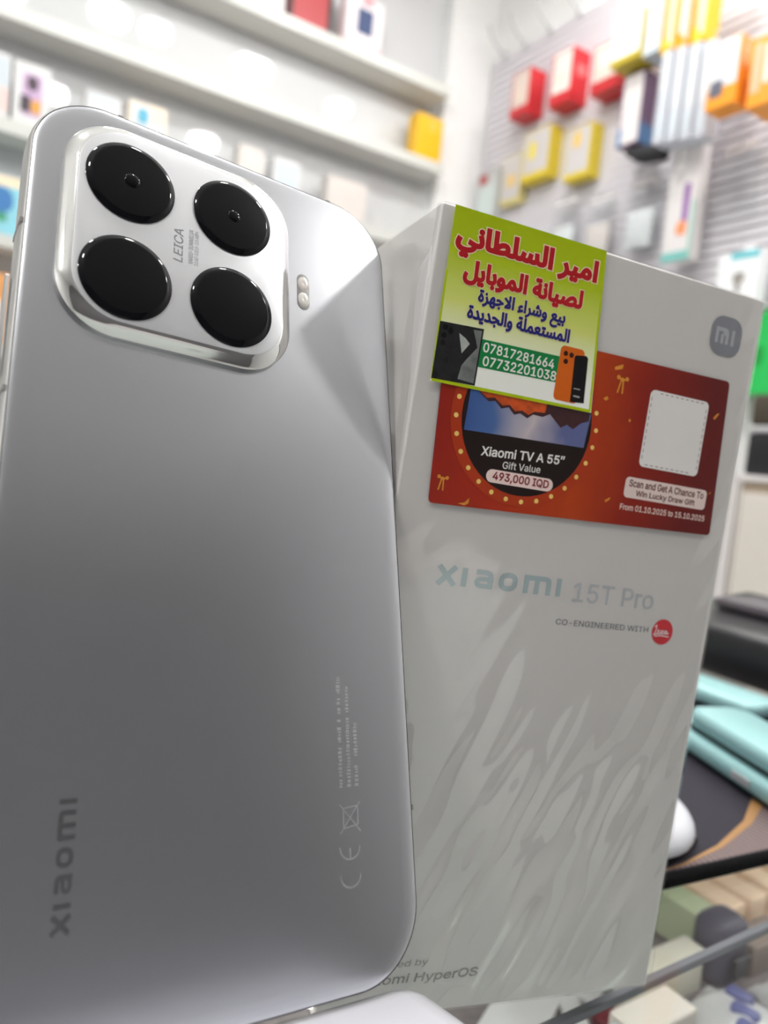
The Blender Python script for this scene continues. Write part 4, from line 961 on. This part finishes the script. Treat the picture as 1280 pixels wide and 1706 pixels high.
# printed warm swirl, ring, dark disc
cc = (-17.4, 49.6)
def ell(rx, ry, n=56, c=cc):
    return [(c[0] + rx * math.cos(2 * math.pi * i / n), c[1] + ry * math.sin(2 * math.pi * i / n)) for i in range(n)]
ringm = mat('ring_orange', srgb(172, 54, 18), .3)
flat('lamp_ring', [[(x, min(y, 68.3)) for x, y in ell(19.8, 19.8)]], ringm, promo, front(.67))
flat('dark_disc', [[(x, min(y, 68.0)) for x, y in ell(17.1, 17.3)]], mat('disc_black', srgb(28, 14, 12), .3), promo, front(.70))
bulb = mat('bulb_print', srgb(238, 200, 110), .35)
for k in range(18):
    a_ = math.radians(160 + 12.2 * k * 1.04)
    p_ = (cc[0] + 18.5 * math.cos(a_), cc[1] + 18.6 * math.sin(a_))
    flat('bulb', [disc(p_, .58, 12)], bulb, promo, front(.73))
# screen picture: sunlit ridge over blue mist
sky_m = ramp_mat('picture_mist', 0, -34, -1, [(0, srgb(38, 70, 138)), (.4, srgb(74, 104, 160)), (.78, srgb(200, 188, 192)), (1, srgb(96, 104, 150))], .3, noise_amt=14)
flat('screen_picture', [[(-33.4, 45.0), (-1.6, 46.0), (-1.0, 54.0), (-33.2, 56)]], sky_m, promo, front(.73))
ridge = [(-33.0, 56), (-30.5, 53.4), (-28.4, 52.2), (-26.8, 52.6), (-25.0, 51.2), (-23.2, 51.8), (-21.5, 50.4), (-20.0, 51.0), (-18.0, 50.2), (-16.6, 51.3), (-14.0, 51.2), (-12.2, 52.2), (-10.4, 50.8), (-8.8, 49.6), (-7.2, 50.6), (-5.4, 49.8), (-3.4, 51.6), (-1.4, 52.4), (-1.4, 57), (-33, 57)]
flat('ridge_picture', [ridge], mat('ridge_dark', srgb(62, 30, 34), .4, var=.5, scale=700), promo, front(.755))
flat('ridge_glow', [[(-31.5, 54.4), (-29.0, 52.9), (-27.0, 53.3), (-24.8, 51.9), (-23.0, 52.4), (-21.4, 51.2), (-19.6, 51.7), (-17.8, 51.0), (-16.4, 52.0), (-13.6, 52.2), (-13.0, 57), (-32, 57)]], mat('ridge_orange', srgb(196, 78, 26), .4, var=.6, scale=500), promo, front(.77))
ink_w = mat('ink_white', srgb(240, 236, 232), .35)
def wr(name, s, x0, x1, y0, y1, m, parent, off, bold=.02, slope=0.0):
    L = fit(text_loops(s, bold), x0, x1, y0, y1)
    L = [[(x, y + slope * (x - x0)) for x, y in l] for l in L]
    return flat(name, L, m, parent, front(off))
wr('lettering', 'Xiaomi TV A 55″', -28.3, -6.2, 40.0, 42.2, ink_w, promo, .73, .035, .05)
wr('lettering', 'Gift Value', -22.3, -12.3, 37.9, 39.6, ink_w, promo, .73, .012, .04)
flat('price_pill', [rrect(8.9, 1.5, 1.5, 8, -17.2, 35.9)], mat('pill_pink', srgb(240, 214, 208), .35), promo, front(.73))
wr('lettering', '493,000 IQD', -24.4, -9.4, 34.7, 37.0, mat('ink_maroon', srgb(122, 22, 26), .35), promo, .75, .045, .0)
flat('code_panel', [rrect(9.2, 9.5, 1.4, 6, 24.2, 53.7)], mat('panel_white', srgb(228, 224, 222), .35), promo, front(.68))
dash = []
px_ = rrect(8.6, 8.9, 1.2, 4, 24.2, 53.7)
ink_m = mat('ink_wine', srgb(100, 50, 50), .4)
def dashes(poly, d_on, d_off, wdt):
    out, acc = [], 0.0
    for i in range(len(poly)):
        a, b = Vector(poly[i]), Vector(poly[(i + 1) % len(poly)])
        ln = (b - a).length
        if ln < 2: continue
        t = 0
        while t + d_on < ln:
            out += thick([tuple(a + (b - a) * t / ln), tuple(a + (b - a) * (t + d_on) / ln)], wdt, caps=False)
            t += d_on + d_off
    return out
flat('dashed_line', dashes(px_, .9, .7, .16), ink_m, promo, front(.70))
flat('scan_pill', [rrect(12.8, 2.55, 1.1, 6, 24.8, 38.7)], mat('pill_pale', srgb(226, 206, 200), .35), promo, front(.68))
wr('lettering', 'Scan and Get A Chance To', 13.2, 36.6, 38.9, 40.7, ink_m, promo, .70, .04, .0)
wr('lettering', 'Win Lucky Draw Gift', 15.6, 34.2, 36.5, 38.3, ink_m, promo, .70, .04, .0)
wr('lettering', 'From 01.10.2025 to 15.10.2025', 11.6, 38.2, 33.0, 34.5, mat('ink_blush', srgb(232, 205, 196), .35), promo, .66, .035, .012)
conf = mat('confetti_gold', srgb(216, 140, 50), .35)
for (x, y) in ((6.2, 62.6), (-36.6, 32.6)):
    g_ = 1.0 if x > 0 else .8
    gp = thick([(x - 1.2 * g_, y + 1.8 * g_), (x - .3 * g_, y + 1.0 * g_), (x - .9 * g_, y - 2 * g_)], .45 * g_) + thick([(x + 1.3 * g_, y + 1.7 * g_), (x + .3 * g_, y + 1.0 * g_), (x + .5 * g_, y - 2 * g_)], .45 * g_) + [disc((x - 1.2 * g_, y + 1.6 * g_), .55 * g_), disc((x + 1.3 * g_, y + 1.5 * g_), .55 * g_), disc((x, y + 1.2 * g_), .5 * g_)]
    flat('gift_bow', gp, conf, promo, front(.69))
for lp_ in ([(3.4, 66.3), (4.6, 66.9), (5.8, 67.4), (5.7, 66.3), (4.6, 65.9), (3.6, 65.6)], [(35.4, 59.6), (36.3, 60.8), (37.2, 61.2), (36.6, 60.2), (35.9, 59.3)], [(-32.0, 28.6), (-30.4, 29.0), (-29.3, 30.2), (-29.4, 28.9), (-30.3, 28.3)], [(6.8, 34.6), (8.4, 35.6), (8.2, 34.9), (7.2, 34.1)], [(38.0, 40.4), (38.8, 41.2), (38.6, 40.6)], [(1.6, 58.4), (2.6, 59.2), (3.2, 58.6), (2.4, 58.0)], [(9.8, 54.6), (10.2, 55.1), (10.6, 54.6), (10.2, 54.1)]):
    flat('confetti', [lp_[::-1]], conf, promo, front(.69))

# yellow shop sticker
yq = [(-43.8, 91.9), (-43.4, 54.0), (-1.3, 54.4), (-4.4, 91.9)]
ym = ramp_mat('sticker_lime', 2, 54, 92, [(0, srgb(250, 250, 246)), (.18, srgb(246, 248, 236)), (.48, srgb(214, 222, 120)), (.75, srgb(176, 196, 30)), (1, srgb(168, 188, 10))], .22)
shop = flat('shop_sticker', [yq], ym, pbox, front(.95))
shop['label'] = 'yellow green repair shop sticker'
lime = mat('lime_border', srgb(176, 196, 16), .25)
flat('sticker_border', thick([(-43.5, 78), (-43.1, 54.4)], .5, caps=False) + thick([(-43.1, 54.35), (-1.6, 54.75)], .7, caps=False) + thick([(-1.75, 54.6), (-4.6, 91.7)], .6, caps=False), lime, shop, front(.98))
ar_red = mat('ink_scarlet', srgb(178, 22, 32), .3); ar_blue = mat('ink_navy', srgb(30, 36, 112), .3); halo = mat('ink_halo', srgb(250, 226, 190), .3)
def ar(s, x0, x1, y0, y1, m, bold, halo_w, slope=0):
    raw = text_loops(arabic(s))
    bd = embolden(raw, bold)
    a, b, c, d = bounds(bd)
    S = lambda L: [[(x0 + (x - a) * (x1 - x0) / (b - a), y0 + (y - c) * (y1 - y0) / (d - c) + slope * (x - a) * (x1 - x0) / (b - a)) for x, y in l] for l in L]
    flat('lettering', S(bd), m, shop, front(1.05))
    if halo_w:
        flat('lettering_halo', S(embolden(raw, bold + halo_w)), halo, shop, front(1.01))
ar('امير السلطاني', -42.6, -5.7, 81.4, 89.0, ar_red, .11, .07, .0)
ar('لصيانة الموبايل', -39.6, -8.6, 75.9, 81.6, ar_red, .11, .06)
ar('بيع وشراء الاجهزة', -35.2, -12.4, 71.6, 76.0, ar_blue, .09, .05)
ar('المستعملة والجديدة', -37.2, -10.5, 68.1, 72.2, ar_blue, .09, .05)
green = mat('banner_green', srgb(22, 128, 66), .25)
flat('number_banner', [[(-33.0, 59.1), (-11.8, 59.6), (-11.9, 65.6), (-33.0, 65.3)]], green, shop, front(.99))
wr('lettering', '07817281664', -32.0, -13.4, 62.6, 64.8, ink_w, shop, 1.02, .03, -.01)
wr('lettering', '07732201038', -31.6, -12.4, 59.6, 61.8, ink_w, shop, 1.02, .03, .012)
flat('phone_picture', [[(-43.2, 54.6), (-32.6, 54.9), (-32.5, 67.5), (-43.2, 67.0)]], mat('picture_graphite', srgb(34, 34, 36), .25, var=.5, scale=500), shop, front(1.0))
flat('phone_picture_screen', [[(-37.0, 55.6), (-33.0, 55.3), (-32.9, 67.0), (-35.0, 66.8), (-33.4, 63.2), (-35.6, 60.2), (-36.6, 58.6)]], mat('picture_grey', srgb(120, 124, 122), .25, var=.6, scale=400), shop, front(1.02))
flat('phone_picture_screen', [[(-38.3, 65.4), (-37.0, 61.2), (-35.4, 63.6), (-36.6, 64.6)]], mat('picture_silver', srgb(168, 172, 168), .25, var=.3, scale=500), shop, front(1.03))
for q in ((-41.8, 66.0), (-41.8, 64.2), (-40.4, 65.4), (-41.8, 62.6)):
    flat('picture_lens', [disc(q, .62, 14)], mat('picture_black', srgb(10, 10, 12), .2), shop, front(1.02))
flat('orange_phone_picture', [rrect(3.3, 6.3, 1.1, 6, -9.0, 62.0)], mat('picture_orange', srgb(214, 100, 24), .25), shop, front(1.0))
flat('black_phone_picture', [[(-7.6, 55.9), (-3.8, 56.2), (-4.6, 66.6), (-5.2, 67.1), (-8.0, 66.7), (-8.3, 66.2)]], mat('picture_ink', srgb(24, 20, 22), .2), shop, front(1.03))
for q, r_ in (((-10.8, 66.6), .62), ((-9.2, 66.5), .62), ((-10.5, 64.8), .62)):
    flat('picture_lens', [disc(q, r_, 14)], mat('picture_brown', srgb(60, 26, 10), .2), shop, front(1.02))
flat('picture_marks', [rect(-7.2, -5.4, 59.0, 59.25), rect(-7.0, -5.2, 57.2, 57.6)], mat('picture_silver', srgb(168, 172, 168), .25), shop, front(1.05))

# ------------------------------------------------------------------ smartphone
RP = Matrix(((0.99676, -0.04190, 0.06862), (0.01340, 0.92812, 0.37205), (-0.07928, -0.36992, 0.92567)))
MP = Matrix.Translation(W(50.03, 129.67, -15.64)) @ RP.to_4x4()
ph = thing('smartphone', 'silver grey smartphone with four black lenses leaning before the phone box', 'phone', MP)
alu = mat('frame_alu', (0.62, 0.61, 0.60), 0.38, 0.75, var=.02)
silver = mat('back_silver', (0.585, 0.595, 0.63), 0.27, 1.0, spec=.5, var=.012, scale=30)
rg = []
for ins, y in ((1.05, .10), (.62, .22), (.22, .75), (.04, 1.6), (0, 2.6), (0, 5.6), (.08, 6.6), (.35, 7.3), (.9, 7.75)):
    rg.append((rrect(38.95 - ins, 81.35 - ins, 13.4 - ins, 16), y))
link('frame', loft(rg), alu, ph, 45)
link('gasket', loft([(rrect(38.32, 80.75, 12.9, 16), -.04), (rrect(38.32, 80.75, 12.9, 16), .3)]), mat('gasket_black', (.01, .01, .01), .5), ph)
def cover():
    """Back glass: flat, easing down in the last millimetres."""
    rings = []
    for ins, y in ((0, .12), (0.0, -.06), (.25, -.16), (.8, -.25), (1.8, -.31), (3.2, -.34)):
        rings.append((rrect(38.15 - ins, 80.55 - ins, max(12.8 - ins, 3), 16), y))
    return loft(rings[::-1], close_first=True, close_last=True)
link('back_cover', cover(), silver, ph, 60)
cov = ph.children[-1]
CY = .34
link('screen_glass', loft([(rrect(37.6, 80.0, 12.6, 16), 7.6), (rrect(37.9, 80.3, 12.7, 16), 8.1)]), mat('screen_black', (.01, .01, .012), .05), ph, 40)
# camera housing
chrome = mat('housing_chrome', (0.80, 0.80, 0.79), 0.07, 1.0, var=.01)
plate_m = mat('plate_silver', (0.72, 0.725, 0.75), 0.34, 0.5, var=.01)
hx, hz, HW, HH = -10.2, 54.4, 22.9, 22.5
hr = []
for ins, y in ((0.25, -CY + .05), (.0, -CY - .15), (.0, -CY - .95), (.18, -CY - 1.15)):
    hr.append((rrect(HW - ins, HH - ins, 11 - ins, 16, hx, hz), y))
for i in range(5):
    t_ = i / 4
    hr.append((rrect(HW - .35 - 2.0 * t_, HH - .35 - 2.0 * t_, 10.6 - 1.6 * t_, 16, hx, hz), -CY - 1.28 - 1.25 * t_ ** .85))
mod = link('camera_housing', loft(hr, close_first=False, close_last=True), chrome, ph, 30)
PT = CY + 2.55
link('housing_plate', loft([(rrect(HW - 2.35, HH - 2.35, 9.0, 16, hx, hz), -PT + .3), (rrect(HW - 2.4, HH - 2.4, 9.0, 16, hx, hz), -PT), (rrect(HW - 2.6, HH - 2.6, 8.8, 16, hx, hz), -PT - .06)]), plate_m, mod, 30)
lens_b = mat('lens_black', (.002, .002, .003), .03, spec=.25, var=0)
lens_e = mat('lens_edge', (.004, .004, .006), .06, spec=.22, var=0)
lens_d = mat('lens_dome', (.003, .003, .004), .02, spec=.16, var=0)
def lens(cx, cz, r, dome):
    pr = [(r, .02), (r, -.30), (r - .25, -.48), (r - 1.05, -.78), (r - 1.2, -.80)]
    rings = [(disc((cx, cz), q, 56), -PT + y) for q, y in pr]
    o = link('lens_cover', loft(rings, close_first=False, close_last=True, mi=[1, 1, 1, 0, 0, 0]), [lens_b, lens_e], mod, 50)
    if not dome: return
    bm = bmesh.new()
    n = 32
    rr = []
    for q, y in [(dome * math.cos(math.radians(w_)), -dome * .22 * math.sin(math.radians(w_))) for w_ in range(0, 88, 8)]:
        rr.append([bm.verts.new(((cx + q * math.cos(2 * math.pi * i / n)) / 1000, (-PT - .80 + y) / 1000, (cz + q * math.sin(2 * math.pi * i / n)) / 1000)) for i in range(n)])
    for a, b in zip(rr, rr[1:]):
        for i in range(n): bm.faces.new((a[i], b[i], b[(i + 1) % n], a[(i + 1) % n]))
    bm.faces.new(rr[-1])
    bmesh.ops.recalc_face_normals(bm, faces=bm.faces)
    link('lens_dome', bm, lens_d, mod, 180)
for (cx, cz, r, dm) in ((-21.35, 63.9, 8.35, 1.5), (-.85, 64.3, 8.35, 1.3), (-21.35, 43.4, 8.4, 0), (-.85, 43.7, 8.5, 0)):
    lens(cx, cz, r, dm)
def upright(L, x_base, z0, off):
    """Writing turned to read upwards: baseline at x_base, starting at height z0."""
    return lambda u, v: (x_base - v, -off, z0 + u)
def up_text(name, s, x_top, x_base, z0, z1, m, parent, off, bold=0.0, slant=0.0):
    L = text_loops(s, bold)
    L = [[(x + slant * y, y) for x, y in l] for l in L]
    L = fit(L, 0, z1 - z0, 0, x_base - x_top)
    return flat(name, L, m, parent, upright(None, x_base, z0, off))
etch = mat('etched_grey', srgb(140, 140, 145), .4, .3)
up_text('lettering', 'LEICA', -12.85, -11.0, 50.2, 57.6, etch, mod, PT + .09, .015, .12)
up_text('lettering', 'VARIO-SUMMILUX', -9.9, -9.0, 50.5, 58.2, etch, mod, PT + .09)
up_text('lettering', '1:1.62-3.0/15-115 ASPH.', -8.75, -7.85, 50.5, 58.3, etch, mod, PT + .09)
# flash
fl_ = link('flash', loft([(rrect(1.5, 4.3, 1.5, 10, 16.7, 54.3), -CY + .1), (rrect(1.5, 4.3, 1.5, 10, 16.7, 54.3), -CY - .08), (rrect(1.25, 4.05, 1.25, 10, 16.7, 54.3), -CY - .1)]), mat('flash_bezel', (.32, .31, .30), .3, .5), ph, 40)
for dz, c_ in ((1.9, (.80, .74, .70)), (-1.9, (.82, .80, .74))):
    bm = bmesh.new()
    n = 20
    rr = [[bm.verts.new(((16.7 + q * math.cos(2 * math.pi * i / n)) / 1000, (-CY - .1 + y) / 1000, (54.3 + dz + q * 1.25 * math.sin(2 * math.pi * i / n)) / 1000)) for i in range(n)] for q, y in ((1.35, 0), (1.1, -.12), (.5, -.2), (.15, -.12))]
    for a, b in zip(rr, rr[1:]):
        for i in range(n): bm.faces.new((a[i], b[i], b[(i + 1) % n], a[(i + 1) % n]))
    bm.faces.new(rr[-1])
    bmesh.ops.recalc_face_normals(bm, faces=bm.faces)
    link('flash_lamp', bm, mat('flash_glass_%d' % (dz > 0), c_, .2, spec=.8, coat=.6), fl_, 60)
# wordmark and small print on the back
logo_m = mat('logo_graphite', (.06, .06, .065), .45)
flat('wordmark', xi_letters(0, 18.4, 0, 2.85), logo_m, cov, upright(None, -23.35, -63.2, CY + .03))
faint = mat('print_faint', (.74, .74, .77), .36, 1.0)
random.seed(3)
bars = []
for xb, z0, z1 in ((22.75, -47.1, -27.2), (24.55, -47.1, -28.4), (26.2, -47.1, -35.8)):
    z_ = z0
    while z_ < z1:
        ln = random.uniform(.35, .8)
        if random.random() < .84:
            bars.append(rect(xb - random.uniform(.55, .85), xb, z_, min(z_ + ln * .7, z1)))
        z_ += ln
flat('small_print', bars, faint, cov, front(CY + .03))
L = thick([(22.0, -50.0), (26.3, -54.8)], .22) + thick([(26.3, -49.8), (22.0, -54.9)], .22) + thick([(22.7, -50.7), (25.8, -50.4), (25.8, -53.6), (22.7, -54.1)], .24, True)
flat('bin_symbol', L, faint, cov, front(CY + .03))
def arcp(c, r, a0, a1, n=14): return [(c[0] + r * math.cos(math.radians(a0 + (a1 - a0) * i / n)), c[1] + r * math.sin(math.radians(a0 + (a1 - a0) * i / n))) for i in range(n + 1)]
L = thick(arcp((23.9, -61.8), 2.1, 180, 360), .34, caps=False) + thick(arcp((23.9, -57.2), 2.1, 180, 360), .34, caps=False) + thick([(23.9, -59.2), (23.9, -57.4)], .34, caps=False)
flat('conformity_mark', L, faint, cov, front(CY + .03))
# antenna breaks, keys
band = mat('antenna_grey', (.26, .25, .25), .5)
def band_at(kind, pos):
    bm = bmesh.new()
    if kind == 'l': box(bm, -39.02, -37.9, .3, 7.2, pos - .5, pos + .5)
    if kind == 'r': box(bm, 37.9, 39.02, .3, 7.2, pos - .5, pos + .5)
    if kind == 't': box(bm, pos - .5, pos + .5, .3, 7.2, 80.4, 81.42)
    if kind == 'b': box(bm, pos - .5, pos + .5, .3, 7.2, -81.42, -80.4)
    link('antenna_band', bm, band, ph)
for k, p_ in (('l', 51.2), ('l', 19.0), ('t', -23.2), ('t', 24.2), ('b', 4.2), ('r', -52)):
    band_at(k, p_)
def key(name, z0, z1):
    link(name, loft([(rrect(1.1, (z1 - z0) / 2, 1.0, 6, 4.2, (z0 + z1) / 2), 0), (rrect(1.05, (z1 - z0) / 2 - .05, 1.0, 6, 4.2, (z0 + z1) / 2), .55)]), alu, ph, 40)
    o = ph.children[-1]
    o.matrix_local = Matrix.Translation((-.0394, 0, 0)) @ Matrix.Rotation(math.radians(90), 4, 'Z') 
    return o
key('volume_key', 22.5, 42.0)

# ------------------------------------------------------------------ white stand under the phone
st = thing('phone_stand', 'white glossy plastic stand holding the foot of the smartphone', 'stand', at(20, 88, CT + .1))
stw = mat('stand_white', srgb(226, 226, 234), .22, coat=.3, var=.01)
bm = bx(-95, 67, -34, 19, 0, 39.0, bev=9, seg=6)
for v in bm.verts:
    if v.co.z > .015:
        v.co.z += (0.055 - v.co.x) * .075 + max(0.0, .0185 - v.co.y) * .24
link('stand_body', bm, stw, st, 60)
link('stand_foot', bx(-92, 64, -31, 17, -.05, 1.5, bev=.5), mat('foot_grey', (.4, .4, .42), .6), st)
